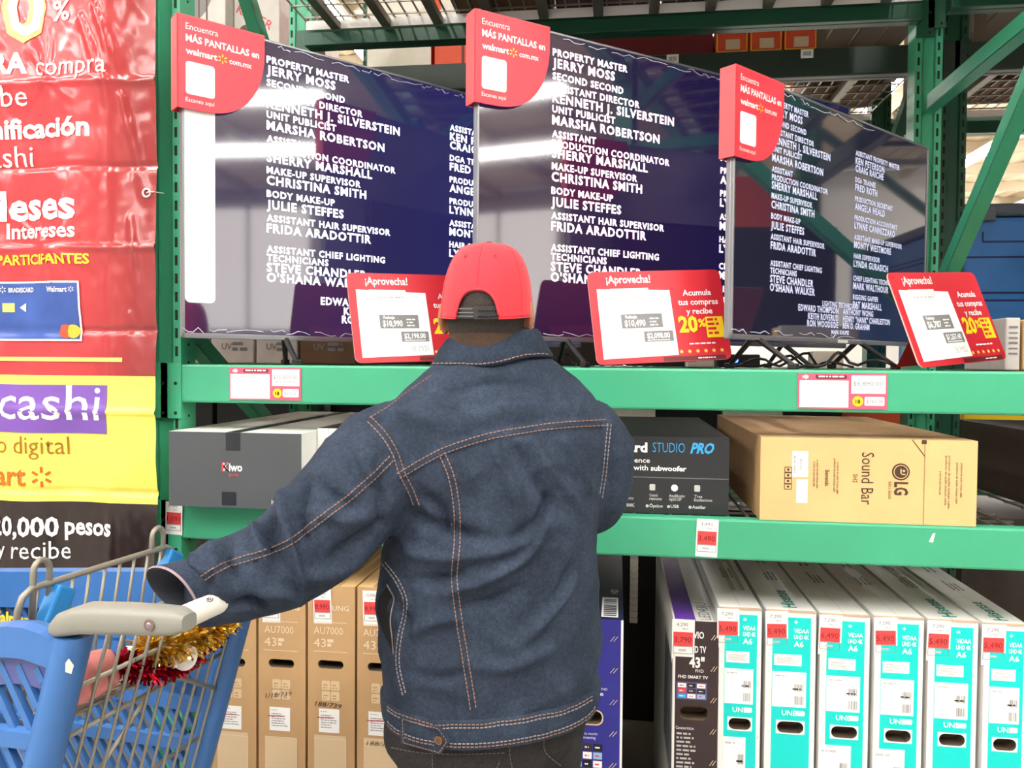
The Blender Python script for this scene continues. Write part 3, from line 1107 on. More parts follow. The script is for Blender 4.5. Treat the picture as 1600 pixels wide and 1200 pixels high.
# --- indigo carton beside the man's legs
a, b = at(890, 1080, FY), at(973, 1080, FY)
w, h = b.x - a.x, at(950, 968, FY).z
t = thing('television_carton', 'indigo blue upright television carton beside the man in the denim jacket', 'television carton', (a.x, FY, 0), 0)
m = MB()
holed_front(m, w, h, (w * .18, w * .62, h - .283, h - .247), BOXNAVY, 0, .05, rim=KPANEL)
shell(m, w, .9, h, BOXWHITE, BOXNAVYT)
p = Panel(m, (0, 0, 0), X, Z)
p.rect(w * .955, 0, w, h, WHITE, .0005)
p.text('43"', w * .2, h - .19, .035, WHITE, bold=.03, w=w * .36)
p.text('FHD', w * .6, h - .19, .006, WHITE)
p.text('serie', w * .34, h - .205, .011, WHITE, bold=.01, w=w * .3)
p.text('Todo tu mundo', w * .12, h - .312, .007, WHITE, w=w * .42)
p.text('de streaming', w * .16, h - .323, .007, WHITE, w=w * .34)
app_grid(p, w * .06, h - .402, w * .58, .068, 3)
p.line([(w * .08, h - .412), (w * .6, h - .412)], .0012, KPRINT)
for k in range(7):
    zz = .05 + k * .085
    for e in (0, .02):
        p.line([(w * (.76 + e * 3), h - zz - .008), (w * (.84 + e * 3), h - zz + .006)], .0015, KPRINT)
q = Panel(m, (w, 0, h), Y_, -X)
q.rect(.02, w * .1, .2, w * .42, PAPER, .0005)
q.bars(.03, w * .13, .19, w * .38, BOXNAVYT, 10, .0008, 5)
q.text('HD', .24, w * .1, .022, WHITE)
q.rect(.06, w * .5, .07, w * .6, WHITE, .0006)
m.build('carton', t)
sticker('white_sticker', t, w * .36, h - .075, w * .55, h - .005, 4, barcode=False)

# --- kraft cartons, lower left
sam = [(330, 400, 912, None), (404, 477, 913, ('10,990', '9,990')), (481, 554, 914, ('10,990', '8,990')), (558, 633, 917, ('10,990', '8,990'))]
nm = ['first, behind the trolley', 'second', 'third', 'fourth, beside the man']
for i, (l, r, ytop, tg) in enumerate(sam):
    a, b = at(l, 1080, FY), at(r, 1080, FY)
    w, h = b.x - a.x, at(l, ytop, FY).z
    t = thing('television_carton', 'brown kraft upright television carton, %s from the left under the shelf' % nm[i], 'television carton', (a.x, FY, 0), 0, 'row of kraft television cartons')
    m = MB()
    z0 = h - .205 - .035
    holed_front(m, w, h, (w * .22, w * .76, h - .232, h - .209), KRAFT, 0, .05)
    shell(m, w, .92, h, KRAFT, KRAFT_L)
    p = Panel(m, (0, 0, 0), X, Z)
    p.text('SAMSUNG', w * .12, h - .068, .014, KPRINT, bold=.015, w=w * .76)
    p.line([(w * .12, h - .102), (w * .84, h - .102)], .0018, KPRINT)
    p.text('AU7000', w * .13, h - .135, .020, KPRINT, w=w * .62)
    p.text('43', w * .13, h - .172, .024, KPRINT, w=w * .26)
    p.lines(w * .42, h - .158, w * .55, 2, .012, .009, KPRINT, seed=2)
    p.line([(w * .12, h - .184), (w * .84, h - .184)], .0018, KPRINT)
    for k in range(4):
        x, z = w * (.3 + .2 * (k % 2)), h - .292 - .03 * (k // 2)
        p.rrect(x, z, x + w * .18, z + .026, .004, KPANEL)
        p.lines(x + w * .03, z + .012, x + w * .15, 2, .008, .004, KRAFT, seed=k)
    if i in (1, 2):
        p.text('188/739' if i == 2 else '1/18/739', w * .15, h - .338 if i == 2 else h - .322, .013, INK, shear=.3, w=w * .56, rot=-.06 if i == 2 else .15)
    if i == 3:
        p.text('188/7', w * .2, h - .44, .012, INK, shear=.3, w=w * .4)
    p.rect(w * .14, h - .60, w * .82, h - .42 - (.012 if i == 1 else .0), KPANEL, .0004)
    p.line([(w * .14, h - .43), (w * .82, h - .43), (w * .82, h - .6)], .002, KPRINT)
    q = Panel(m, (w, 0, h), Y_, -X)
    q.line([(0, w * .5), (.92, w * .5)], .05, mat('brown_tape', (206, 168, 112), .25), .0006)
    m.build('carton', t)
    sticker('spec_sticker', t, w * .24, h - .412, w * .68, h - .345, i + 30, barcode=False, scrib=True)
    if tg:
        ex = [0, .62, .1, .05][i]
        price_tag('hanging price tag with a red price on the %s from the left' % ['', 'second kraft carton', 'third kraft carton', 'fourth kraft carton'][i],
                  Vector((a.x + w * (.16 if i > 1 else .12) + .02, FY - .004, h - .008)), 0, tg[0], tg[1], .04, mrot=-.02, h=.098, w=.052, group='price tags on the kraft cartons')

# --- boxes on the low shelf
LZ = LOWT + .001


def long_carton(label, l, r, ytop, Y, depth, side, top, front, zb=LZ, rz=0.0):
    ym = 740
    a, b = at(l, ym, Y), at(r, ym, Y)
    w, h = b.x - a.x, at((l + r) / 2, ytop, Y).z - zb
    t = thing('carton', label, 'carton', (a.x, Y, zb), rz)
    m = MB()
    shell(m, w, depth, h, side, top, front)
    return t, m, Panel(m, (0, 0, 0), X, Z), Panel(m, (0, 0, h), X, Y_), w, h


t, m, p, q, w, h = long_carton('dark grey carton with pieces of black tape, at the left end of the low shelf', 264, 471, 676, 2.03, .9, BOXWHITE, BOXWHITE, BOXGREY)
p.text('K', w * .405, h * .49, .022, TAGRED, bold=.03)
p.text('Kiwo', w * .415, h * .49, .021, WHITE, bold=.03, w=w * .145)
p.text('pro', w * .46, h * .42, .009, TAGRED, w=w * .07)
p.text('100W', w * .78, h * .065, .011, WHITE, bold=.02, w=w * .085)
p.rect(w * .435, h * .76, w * .545, h, TAPE)
p.rect(w * .405, h * .03, w * .515, h * .21, TAPE)
q.rect(w * .435, 0, w * .545, .9, mat('black_tape_top', (52, 50, 50), .25))
q.rect(0, .0, w, .9, BOXWHITE, .0003)
q.lines(w * .1, .5, w * .3, 3, .05, .02, LGREY)
m.build('carton_body', t)
t, m, p, q, w, h = long_carton('white carton on the low shelf beside the dark grey one, partly behind the sleeve', 496, 606, 670, 2.14, .8, BOXWHITE, BOXGREY, BOXWHITE)
p.line([(w * .16, 0), (w * .16, h)], .002, LGREY)
p.disc(w * .36, h * .72, .004, GREYP)
p.lines(w * .2, h * .2, w * .4, 3, .02, .008, GREYP)
m.build('carton_body', t)
t, m, p, q, w, h = long_carton('black carton with blue and white lettering on the low shelf, right of the man', 862, 1139, 682, 2.145, .8, BOXBLACK, BOXBLACK, BOXBLACK)
p.line([(0, h * .47), (w, h * .47)], .0025, mat('worn_edge_print', (110, 112, 116), .5))
p.text('Soundboard', w * .545, h * .80, .024, WHITE, 'R', bold=.04, w=w * .4)
p.text('STUDIO', w * .575, h * .80, .026, BLUEP, w=w * .18, bold=-.01)
p.text('PRO', w * .785, h * .80, .026, BLUEP, bold=.04, w=w * .125, shear=.25)
p.text('Sound experience', w * .56, h * .66, .013, WHITE, 'R', bold=.01, w=w * .34)
p.text('2.1 with', w * .40, h * .56, .014, WHITE, bold=.01, w=w * .15)
p.text('subwoofer', w * .565, h * .56, .013, WHITE, bold=.03, w=w * .2)
for k, (fx, a1, a2) in enumerate(((.40, 'Audio', 'inalámbrico'), (.56, 'Control', 'remoto'), (.67, 'Amplificador', 'digital DSP'), (.81, 'Tres', 'Ecualizaciones'))):
    if k == 2:
        p.disc(w * (fx + .03), h * .34, .009, WHITE)
    else:
        p.rrect(w * fx, h * .30, w * fx + .015, h * .30 + .017, .003, LGREY)
    p.text(a1, w * fx, h * .22, .0075, LGREY, bold=.01, w=w * (.045 if k != 2 else .09))
    p.text(a2, w * fx, h * .175, .0075, LGREY, bold=.01, w=w * (.07 if k < 3 else .1))
for fx, s in ((.40, 'HDMI/ARC'), (.56, 'Óptico'), (.68, 'USB'), (.80, 'Auxiliar')):
    p.disc(w * (fx - .012), h * .095, .004, LGREY)
    p.text(s, w * fx, h * .08, .0085, WHITE, w=w * (.075 if len(s) > 4 else .045))
m.build('carton_body', t)
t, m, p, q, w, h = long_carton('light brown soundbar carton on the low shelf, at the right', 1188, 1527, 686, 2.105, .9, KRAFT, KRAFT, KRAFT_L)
sx = w * .762
p.rect(sx - .0012, 0, sx + .0012, h, mat('carton_fold_line', (170, 132, 88), .8), .0005)
p.line([(sx - .03, h), (sx, h - .04)], .002, KDARK)
p.rect(sx - .008, h - .01, sx + .004, h, KDARK)
dn = Panel(m, (0, 0, 0), X, Z)


def down(pan, s, x, y, hh, mt, wd=None, bold=0.0):
    """print turned to read downwards"""
    pan.text(s, x, y, hh, mt, bold=bold, w=wd, rot=-math.pi / 2)


down(p, 'Sound Bar', w * .475, h * .84, .029, KDARK, h * .62)
down(p, 'LG', w * .628, h * .50, .031, KDARK, h * .155, .03)
down(p, 'Life’s Good'.replace('’', "'"), w * .60, h * .50, .008, KDARK, h * .2)
down(p, 'SH2', w * .435, h * .58, .011, KDARK, h * .1)
down(p, 'Bienvenido', w * .305, h * .62, .011, KDARK, h * .19, .01)
for x, y, L in ((.36, .72, .38), (.345, .76, .4), (.265, .74, .34), (.25, .72, .3), (.87, .82, .62), (.855, .82, .58), (.905, .74, .48), (.925, .74, .4), (.83, .64, .28)):
    p.lines(0, 0, 0, 0, 0, 0, KDARK)
    down(p, 'producto de audio incluye cable', w * x, h * y, .0055, KDARK, h * L)
p.disc(w * .655, h * .62, .0215, KDARK)
p.disc(w * .655, h * .62, .0175, KRAFT_L, .0012)
p.disc(w * .655, h * .62, .0155, KDARK, .0015)
p.disc(w * .668, h * .632, .003, KRAFT_L, .0018)
p.rect(w * .652, h * .585, w * .658, h * .655, KRAFT_L, .0018)
p.rect(w * .652, h * .585, w * .675, h * .597, KRAFT_L, .0018)
for k in range(4):
    z = h * (.38 + .068 * k)
    p.line([(w * .115, z), (w * .148, z), (w * .148, z + h * .06), (w * .115, z + h * .06), (w * .115, z)], .0015, KDARK)
    p.disc(w * .132, z + h * .03, .003, KDARK)
m.build('carton_body', t)
for nm_, q4, sd in (('upper_sticker', (w * .15, h * .53, w * .225, h * .84), 3), ('lower_sticker', (w * .172, h * .22, w * .225, h * .50), 5)):
    m = MB()
    p = Panel(m, (0, -.0008, 0), X, Z)
    p.rect(q4[0], q4[1], q4[2], q4[3], PAPER, 0)
    if sd == 3:
        p.bars(q4[0] + .004, q4[1] + .01, q4[0] + .008, q4[3] - .01, GREYP, 12, .0004, 3, vert=False)
        p.bars(q4[0] + .018, q4[1] + .02, q4[0] + .024, q4[3] - .02, GREYP, 7, .0004, 4, vert=False)
    m.build(nm_, t)
# dark carton in the next bay, right edge of the view
t = thing('carton', 'very dark brown long carton at the right edge, beyond the soundbar carton', 'carton', (1.165, 2.12, LZ), 0)
m = MB()
m.box(0, .32, 0, .8, 0, .215, DARKBROWN, .002)
m.build('carton_body', t)

# tags on the beams
price_tag('small price tag with a red price at the left end of the low beam', Vector((at(274, 784, D1).x, D1 - .0068, LOWT - .0)), 0, '1,591', '1,091', .03, mrot=.03, h=.095, w=.05, group='price tags on the low beam')
price_tag('small price tag with a red price on the low beam, right of the man', Vector((at(1106, 811, D1).x, D1 - .003, LOWT - .001)), 0, '3,491', '3,490', .03, mrot=.03, h=.098, w=.055, group='price tags on the low beam')


def beam_label(label, l, r, yt, yb, price, group='wide red shelf labels'):
    a, b = at(l, yt, D1 - .003), at(r, yb, D1 - .003)
    w, h = b.x - a.x, a.z - b.z
    m = MB()
    m.box(0, w, 0, .0018, -h, 0, PINK)
    p = Panel(m, (0, 0, -h), X, Z)
    p.rect(w * .02, h * .04, w * .57, h * .80, PAPER)
    p.rrect(w * .20, h * .85, w * .55, h * .96, .002, mat('maroon_print', (120, 40, 54), .5))
    p.lines(w * .23, h * .89, w * .52, 1, .01, h * .045, WHITE, seed=2, l=.0014)
    p.disc(w * .09, h * .9, h * .07, WHITE, ry=h * .055)
    p.text('Pay', w * .05, h * .86, h * .07, WHITE, bold=.03)
    p.lines(w * .1, h * .7, w * .45, 1, .01, h * .03, LGREY, seed=5, l=.0011)
    p.rect(w * .6, h * .44, w * .98, h * .95, PAPER)
    p.text(price, w * .62, h * .66, h * .12, GREYP, w=w * .33)
    p.lines(w * .63, h * .55, w * .95, 1, .01, h * .04, LGREY, seed=6, l=.0011)
    p.disc(w * .675, h * .22, h * .145, YELLOW)
    p.text('18', w * .675, h * .16, h * .11, BLACK, 'C', bold=.02, l=.0013)
    p.rrect(w * .75, h * .1, w * .97, h * .35, .003, PAPER)
    p.text('$383.28' if '6,' in price else '$611.61', w * .77, h * .17, h * .1, GREYP, w=w * .18)
    o = m.build('shelf_label')
    o.location = (a.x, D1 - .0024, a.z)
    return tag(o, label, 'shelf label', group)


beam_label('wide red and white shelf label on the green beam under the left television', 358, 470, 574, 626, '$11,009.00')
beam_label('wide red and white shelf label on the green beam under the right television', 1247, 1386, 583, 640, '$6,890.00')
# chips in the beam paint
for (px, py, lab) in ((276, 583, 'white paint chip at the left end of the television beam'), (1456, 840, 'white paint chip at the right end of the low beam')):
    c = at(px, py, D1 - .0008)
    m = MB()
    m.poly([(-.007, 0, -.011), (.003, 0, -.012), (.008, 0, .012), (.002, 0, .01)], PAPER)
    o = m.build('paint_chip', loc=c)
    tag(o, lab, 'paint chip')

# ------------------------------------------------------------------ stock behind and above
CARTON_A = mat('dull_brown_carton', (112, 84, 62), .8, var=.12, vscale=4)
CARTON_B = mat('plum_brown_carton', (86, 66, 66), .8, var=.12, vscale=4)
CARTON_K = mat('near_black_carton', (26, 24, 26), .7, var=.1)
CARTON_R = mat('orange_red_carton', (232, 86, 50), .6, var=.05)
CARTON_W = mat('cream_carton', (238, 230, 216), .6, var=.04)
CARTON_DR = mat('dark_red_carton', (110, 26, 36), .6, var=.08)
CARTON_GR = mat('grey_white_carton', (206, 200, 194), .6, var=.06)


def stock(label, x0, x1, y0, y1, z0, z1, mt, draw=None, group=None, cat='carton', name='stock_carton'):
    m = MB()
    m.box(0, x1 - x0, 0, y1 - y0, 0, z1 - z0, mt, .004)
    w, h, d = x1 - x0, z1 - z0, y1 - y0
    if draw:
        draw(Panel(m, (0, 0, 0), X, Z), w, h, Panel(m, (0, d, 0), X, -Y_))
    return tag(m.build(name, loc=(x0, y0, z0)), label, cat, group)


def seam(p, w, h, b):
    b.rect(w * .48, 0, w * .52, 1.0 if False else w * .5, TAPE, .0006)
    p.lines(w * .1, h * .7, w * .6, 3, h * .12, h * .05, KDARK)


def orange_box(p, w, h, b):
    p.rect(w * .1, h * .3, w * .9, h * .85, CARTON_W)
    p.rect(w * .42, 0, w * .46, h, CARTON_DR, .0009)


def red_box(p, w, h, b):
    p.line([(w * .04, h * .03), (w * .96, h * .03), (w * .96, h * .97), (w * .04, h * .97), (w * .04, h * .03)], .004, YELLOW)
    p.rect(w * .3, h * .1, w * .75, h * .45, KPRINT)


T2 = 2.7565                                # top deck of the rack behind
TF = 2.8135                                # top deck of the front rack
# cartons lying on the wire deck overhead: seen from below through the wires
xs = [-.62, -.24, .15, .55]
for i, x in enumerate(xs):
    stock('%s carton on the wire deck overhead, %s from the left' % (['dull brown', 'plum brown', 'dark brown', 'grey-brown'][i], ['first', 'second', 'third', 'fourth'][i]),
          x, x + .37, D1 + .12, D2 - .01, TF, TF + .55, [CARTON_A, CARTON_B, DARKBROWN, CARTON_B][i], None, 'cartons on the wire deck overhead')
for i in range(3):  # cartons added above the next bay to block lamp light from the post
    stock('plum brown carton added overhead in the next bay to block light, %s of three' % ['left', 'middle', 'right'][i], 1.16 + .5 * i, 1.64 + .5 * i, D1 + .12, D2 - .12, 2.8785, 3.45, CARTON_B, None, 'light-blocking cartons added over the next bay')
# orange and cream cartons on the rack behind, upper left
for i in range(3):
    x = -1.10 + .30 * i
    stock('%s carton high on the rack behind, %s of three' % (['cream and orange', 'orange with a cream panel', 'orange-red with a cream panel'][i], ['left', 'middle', 'right'][i]),
          x, x + .285, E1 + .1, E2 - .12, T2, T2 + .5, CARTON_R, orange_box if i else (lambda p, w, h, b: p.rect(0, .02, w, h, CARTON_W)), 'orange cartons on the rack behind')
stock('dark red carton low behind the upper rear beam, above the left television', -.2, .372, E1 + .06, E2 - .12, T2, T2 + .2, CARTON_DR)
# red cartons on the deck of the rack behind
for i in range(3):
    x = .38 + .133 * i
    p0 = stock('red carton with yellow edges on the rack behind, %s of three' % ['left', 'middle', 'right'][i], x, x + .126, E1 + .03, E1 + .45, T2, T2 + .115, CARTON_R, red_box, 'red cartons on the rack behind')
stock('brown carton on the rear deck, above the gap by the right post', .83, 1.2, E1 + .5, E2 - .14, T2, T2 + .55, CARTON_A)
for i in range(2):
    stock('brown carton on the rear deck of the next bay, %s one' % ['left', 'right'][i], 1.36 + .75 * i, 2.06 + .75 * i, E1 + .50, E2 - .14, T2, T2 + .6, CARTON_A, None, 'brown cartons on the rear deck of the next bay')
# white labels on the dark beam
for px, py, s in ((1051, 92, 'left'), (1261, 84, 'right')):
    c = at(px, py, E1 - .016)
    m = MB()
    m.box(-.024, .024, -.002, 0, -.017, .017, PAPER)
    p = Panel(m, (0, -.002, 0), X, Z)
    p.bars(-.015, -.008, .015, .008, GREYP, 8)
    tag(m.build('rack_label', loc=c), 'small white label on the near-black rear beam, %s one of two' % s, 'label', 'white labels on the dark beam')
# slatted wooden panel lying over the load of the rack behind
PLANK = mat('grey_tan_planks', (122, 110, 98), .8, var=.1, vscale=3)
for nm_, x0_, n_, z_ in (('middle bay', .77, 4, 2.9), ('right bay', 1.37, 12, 2.9)):
    m = MB()
    for k in range(n_):
        x = x0_ + .112 * k
        m.box(x, x + .1, E1 + .04, E1 + .47, z_, z_ + .018, PLANK)
    for y in (E1 + .06, E1 + .42):
        m.box(x0_, x0_ + .112 * n_ - .012, y, y + .04, z_ + .018, z_ + .05, PLANK)
    for x in (x0_, x0_ + .112 * n_ - .06):
        m.box(x, x + .045, E1 + .42, E1 + .46, T2, z_, PLANK)
        m.box(x, x + .045, E1 + .06, E1 + .09, T2, z_, PLANK)
    tag(m.build('slatted_panel'), 'grey-tan slatted wooden panel high on the rack behind, %s' % nm_, 'panel')

# grey-white appliance cartons upper left


def kaiser(p, w, h, b):
    p.disc(w * .24, h * .62, .17, GREYP, ry=.17)
    for fx in (.58, .70):
        p.rect(w * fx, h * .15, w * (fx + .025), h, mat('umber_stripe', (96, 80, 72), .7), .0008)


def kaiser2(p, w, h, b):
    p.text('KAISER', w * .04, h * .70, .04, RED, w=w * .85, rot=-.5)
    p.disc(w * .3, h * .45, .05, mat('umber_stripe', (96, 80, 72), .7), ry=.05)


a, b2 = at(283, 30, E1 + .02), at(352, 30, E1 + .02)
stock('grey-white appliance carton with a grey disc, upper left behind the corner sign', a.x - .1, b2.x - .004, E1 + .03, E2 - .1, T2, T2 + .6, CARTON_GR, kaiser)
b3 = at(425, 30, E1 + .02)
# stays left of the rack behind: on its own deck
stock('pale carton with slanted red lettering, upper left behind the rack brace', b2.x, b3.x, E1 + .1, E2 - .1, T2, T2 + .42, CARTON_GR, kaiser2)
rack_beam('beam under the pale appliance cartons, upper left', 2.65, 2.745, E1 - .012, -1, -2.64, -1.375, GREEN_SHADE)
wire_deck('wire deck under the pale appliance cartons', 2.745, -2.6, -1.38, E1 + .05, E2 - .08, 3, .4, .2)

# television shelf level of the rack behind
M2 = MIDT + .0015
wid = [.42, .36, .46, .4]
x = -1.24
for i, w_ in enumerate(wid):
    stock('tall dark carton behind the televisions, %s from the left' % ['first', 'second', 'third', 'fourth'][i], x, x + w_, E1 + .06, E2 - .1, M2, M2 + [1.02, 1.05, 1.0, 1.04][i], [CARTON_K, CARTON_K, DARKBROWN, CARTON_K][i], None, 'tall dark cartons on the rack behind')
    x += w_ + .012
BLUE = mat('blue_moulded_plastic', (58, 118, 186), .4, var=.04)
BLUED = mat('dark_blue_line', (20, 40, 92), .5)
LID = mat('slate_lid', (84, 92, 104), .5)
a = at(1452, 450, E1 + .06)
t = thing('storage_trunk', 'big blue plastic trunk with a slate lid, right of the televisions', 'trunk', (max(a.x, 1.34), E1 + .06, M2), 0)
w, h = 1.5, .60
m = MB()
m.box(0, w, 0, .7, 0, h, BLUE, .02)
p = Panel(m, (0, 0, 0), X, Z)
for q in ([(.08, h - .06), (.08, h - .1), (1.4, h - .1)], [(.0, h - .16), (.3, h - .16), (.34, h - .12), (1.4, h - .12)],
          [(0, .30), (.36, .30), (.38, .28), (.38, .05)], [(0, .27), (.34, .27), (.355, .25), (.355, .05)], [(.5, .05), (.5, .38), (1.4, .38)]):
    p.line(q, .008, BLUED)
m.build('trunk_body', t)
m = MB()
m.box(-.01, w + .01, -.012, .71, h, h + .05, LID, .012)
m.build('lid', t)
m = MB()
m.box(.06, .12, -.02, 0, h - .02, h + .04, LID, .004)
m.build('latch', t)

# things standing on the television shelf, behind and under the screens
def grey_print(p, w, h, b):
    p.text('UV', w * .25, h * .35, .022, GREYP, bold=.02)
    p.lines(w * .5, h * .45, w * .9, 2, .02, .012, GREYP)


for i, (l, r) in enumerate(((290, 332), (334, 402), (404, 470), (472, 560))):
    a, b2 = at(l, 560, 2.86), at(r, 560, 2.86)
    stock('grey-white carton on the television shelf under the left television, %s from the left' % ['first', 'second', 'third', 'fourth'][i], a.x, b2.x - .004, 2.84, 2.98, MIDT + .001, MIDT + .15, CARTON_GR if i < 3 else CARTON_A, grey_print, 'small cartons under the left television')
for i, (l, r, h, mt) in enumerate(((1571, 1596, .155, CARTON_GR), (1600, 1640, .15, KRAFT_L))):
    a, b2 = at(l, 540, 2.52), at(r, 540, 2.52)
    stock(['narrow grey-white carton at the far right of the television shelf', 'light brown carton at the right edge of the television shelf'][i], a.x, b2.x - .003, 2.52, 2.8, MIDT + .001, MIDT + h, mt, (lambda p, w, h, b: p.bars(w * .2, h * .3, w * .8, h * .9, GREYP, 6, .0009, 4, vert=False)) if i == 0 else None)
# loose wires and a small box with a blue light under the right television
CABLE = mat('black_cable', (20, 20, 22), .45)
LED = mat('blue_led', (40, 80, 255), .4, emit=((50, 90, 255), 6))
rd = random.Random(11)
for i, (l, r, Y) in enumerate(((1150, 1280, 2.66), (1190, 1330, 2.75), (850, 905, 2.68), (1250, 1400, 2.30))):
    a, b2 = at(l, 560, Y), at(r, 560, Y)
    pts = []
    for k in range(15):
        f = k / 14
        pts.append((a.x + (b2.x - a.x) * f, Y + .05 * math.sin(9 * f + i), MIDT + .006 + .05 * abs(math.sin(f * 7 + i * 1.7)) * (1 - abs(2 * f - 1))))
    m = MB()
    m.tube(pts, .0045, CABLE, 6)
    tag(m.build('power_cable', smooth=True), ['black cable loop under the left edge of the right television', 'black cable loop further back under the right television', 'black cable lying under the middle television, beside the jacket collar', 'black cable loop under the right end of the right television'][i], 'cable')
a = at(1165, 556, 2.62)
t = thing('media_box', 'small black box with a blue light under the right television', 'media box', (a.x, 2.76, MIDT + .001))
m = MB()
m.box(-.07, .07, 0, .1, 0, .045, CABLE, .006)
m.build('box_body', t)
m = MB()
m.sphere((-.01, -.001, .024), .008, LED)
m.build('status_light', t, smooth=True)
for i, (px, Y, mt, w) in enumerate(((1295, 2.90, CARTON_W, .1), (1100, 2.93, CARTON_W, .12))):
    a = at(px, 560, Y)
    stock(['small white box under the right television', 'small white box in shade behind the middle television'][i], a.x - w / 2, a.x + w / 2, Y, Y + .09, MIDT + .001, MIDT + .06, mt)

# low shelf level of the rack behind
L2 = LOWT + .0015
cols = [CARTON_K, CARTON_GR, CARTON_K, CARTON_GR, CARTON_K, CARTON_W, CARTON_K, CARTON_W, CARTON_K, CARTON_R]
x = -1.25
wire_deck('low wire deck of the rack behind', LOWT - .008, -1.27, 1.23, E1 + .05, E2 - .08, 6, .4, .25, lip=False)
pl = ['first', 'second', 'third', 'fourth', 'fifth', 'sixth', 'seventh', 'eighth', 'ninth', 'tenth']
for i in range(10):
    w_ = [.3, .12, .3, .14, .3, .22, .26, .24, .22, .25][i]
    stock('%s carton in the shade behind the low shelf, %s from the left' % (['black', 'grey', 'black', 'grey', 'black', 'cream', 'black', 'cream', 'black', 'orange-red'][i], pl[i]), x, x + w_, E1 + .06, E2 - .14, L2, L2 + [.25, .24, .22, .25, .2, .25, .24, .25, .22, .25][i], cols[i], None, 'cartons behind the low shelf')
    x += w_ + .006
wire_deck('low wire deck of the rack behind, next bay to the right', LOWT - .008, 1.34, 3.4, E1 + .05, E2 - .08, 5, .4, .2, lip=False)
rack_beam('low shelf beam of the rack behind, next bay to the right', LOWB, LOWT, E1 - .012, -1, 1.33, 3.4, GREEN_SHADE)
for i, mt in enumerate((YELLOW, CARTON_R, CARTON_W, CARTON_R)):
    stock('%s carton far back beyond the soundbar carton' % ['yellow', 'orange-red', 'cream', 'second orange-red'][i], 1.37 + .3 * i, 1.65 + .3 * i, E1 + .08, E2 - .14, L2, L2 + .27, mt, None, 'bright cartons beyond the soundbar carton')
# floor level of the rack behind: dark rows of cartons
x = -1.25
for i in range(6):
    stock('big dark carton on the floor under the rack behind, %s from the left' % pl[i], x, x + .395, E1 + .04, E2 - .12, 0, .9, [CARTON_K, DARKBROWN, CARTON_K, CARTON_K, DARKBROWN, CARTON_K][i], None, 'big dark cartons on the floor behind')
    x += .402
for i in range(4):
    stock('big dark carton on the floor in the next bay behind, %s from the left' % pl[i], 1.36 + .5 * i, 1.85 + .5 * i, E1 + .04, E2 - .12, 0, .9, [DARKBROWN, CARTON_K][i % 2], None, 'big dark cartons on the floor of the next bay')
for i in range(3):
    stock('big dark carton on the floor behind the left upright, %s from the left' % pl[i], -2.62 + .41 * i, -2.62 + .41 * i + .40, E1 + .04, E2 - .12, 0, [.9, .86, .9][i], [CARTON_K, DARKBROWN, CARTON_K][i], None, 'big dark cartons behind the left upright')
rack_beam('low shelf beam of the rack behind, left bay', LOWB, LOWT, E1 - .012, -1, -2.64, -1.375, GREEN_SHADE)
wire_deck('low wire deck of the rack behind, left bay', LOWT - .008, -2.6, -1.38, E1 + .05, E2 - .08, 3, .4, .2, lip=False)
rack_beam('shelf beam of the rack behind at television height, left bay', MIDB, MIDT, E1 - .012, -1, -2.64, -1.375, GREEN_SHADE)
wire_deck('wire deck of the rack behind at television height, left bay', MIDT - .008, -2.6, -1.38, E1 + .05, E2 - .08, 3, .4, .2, lip=False)
for i in range(3):
    stock('dark carton behind the left upright at the low shelf, %s from the left' % pl[i], -2.6 + .41 * i, -2.6 + .41 * i + .39, E1 + .06, E2 - .12, L2, L2 + .26, [DARKBROWN, CARTON_K, CARTON_K][i], None, 'dark cartons behind the left upright')
    stock('tall dull carton behind the left upright at television height, %s from the left' % pl[i], -2.6 + .41 * i, -2.6 + .41 * i + .39, E1 + .06, E2 - .12, M2, M2 + .9, [CARTON_GR, CARTON_A, CARTON_GR][i], None, 'tall dull cartons behind the left upright')
# white ribbed strip hanging between the cartons
a = at(991, 872, 2.7)
m = MB()
STRIPC = mat('ivory_strip', (206, 202, 190), .6)
m.box(-.013, .013, 0, .003, -.25, 0, STRIPC)
for k in range(10):
    m.box(-.0135, .0135, -.004, 0, -.245 + k * .022, -.232 + k * .022, STRIPC)
m.box(-.002, .002, .0005, .002, 0, LOWT - .045 - a.z - .03, STRIPC)
tag(m.build('hanging_strip', loc=(a.x, 2.7, a.z + .03)), 'white ribbed strip hanging in the dark gap beside the indigo carton', 'strip')


# ------------------------------------------------------------------ vinyl banner tied to the upright
BY = D1 - .045
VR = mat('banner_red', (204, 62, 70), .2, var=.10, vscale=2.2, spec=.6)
VDR = mat('banner_wine', (156, 56, 58), .28, var=.12, vscale=2.0, spec=.6)
_nt = VR.node_tree                             # colour runs from bright red to wine towards the right-hand border
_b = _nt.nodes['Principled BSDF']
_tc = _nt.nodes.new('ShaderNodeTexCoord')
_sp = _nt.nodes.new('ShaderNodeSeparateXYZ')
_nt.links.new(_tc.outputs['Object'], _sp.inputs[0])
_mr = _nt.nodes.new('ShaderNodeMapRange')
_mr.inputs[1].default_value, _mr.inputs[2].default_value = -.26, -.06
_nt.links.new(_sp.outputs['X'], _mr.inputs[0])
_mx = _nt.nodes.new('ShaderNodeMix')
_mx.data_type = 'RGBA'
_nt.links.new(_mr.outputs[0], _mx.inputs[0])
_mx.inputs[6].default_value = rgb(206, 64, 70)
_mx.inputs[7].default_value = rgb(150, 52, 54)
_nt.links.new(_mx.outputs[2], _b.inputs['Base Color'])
VY = mat('banner_yellow', (252, 238, 104), .32, spec=.6)
VK = mat('banner_black', (40, 27, 26), .28, spec=.6)
VW = mat('banner_white', (250, 246, 242), .35)
VG = mat('banner_gold', (252, 222, 120), .35)
VYT = mat('banner_pale_yellow', (246, 232, 60), .35)
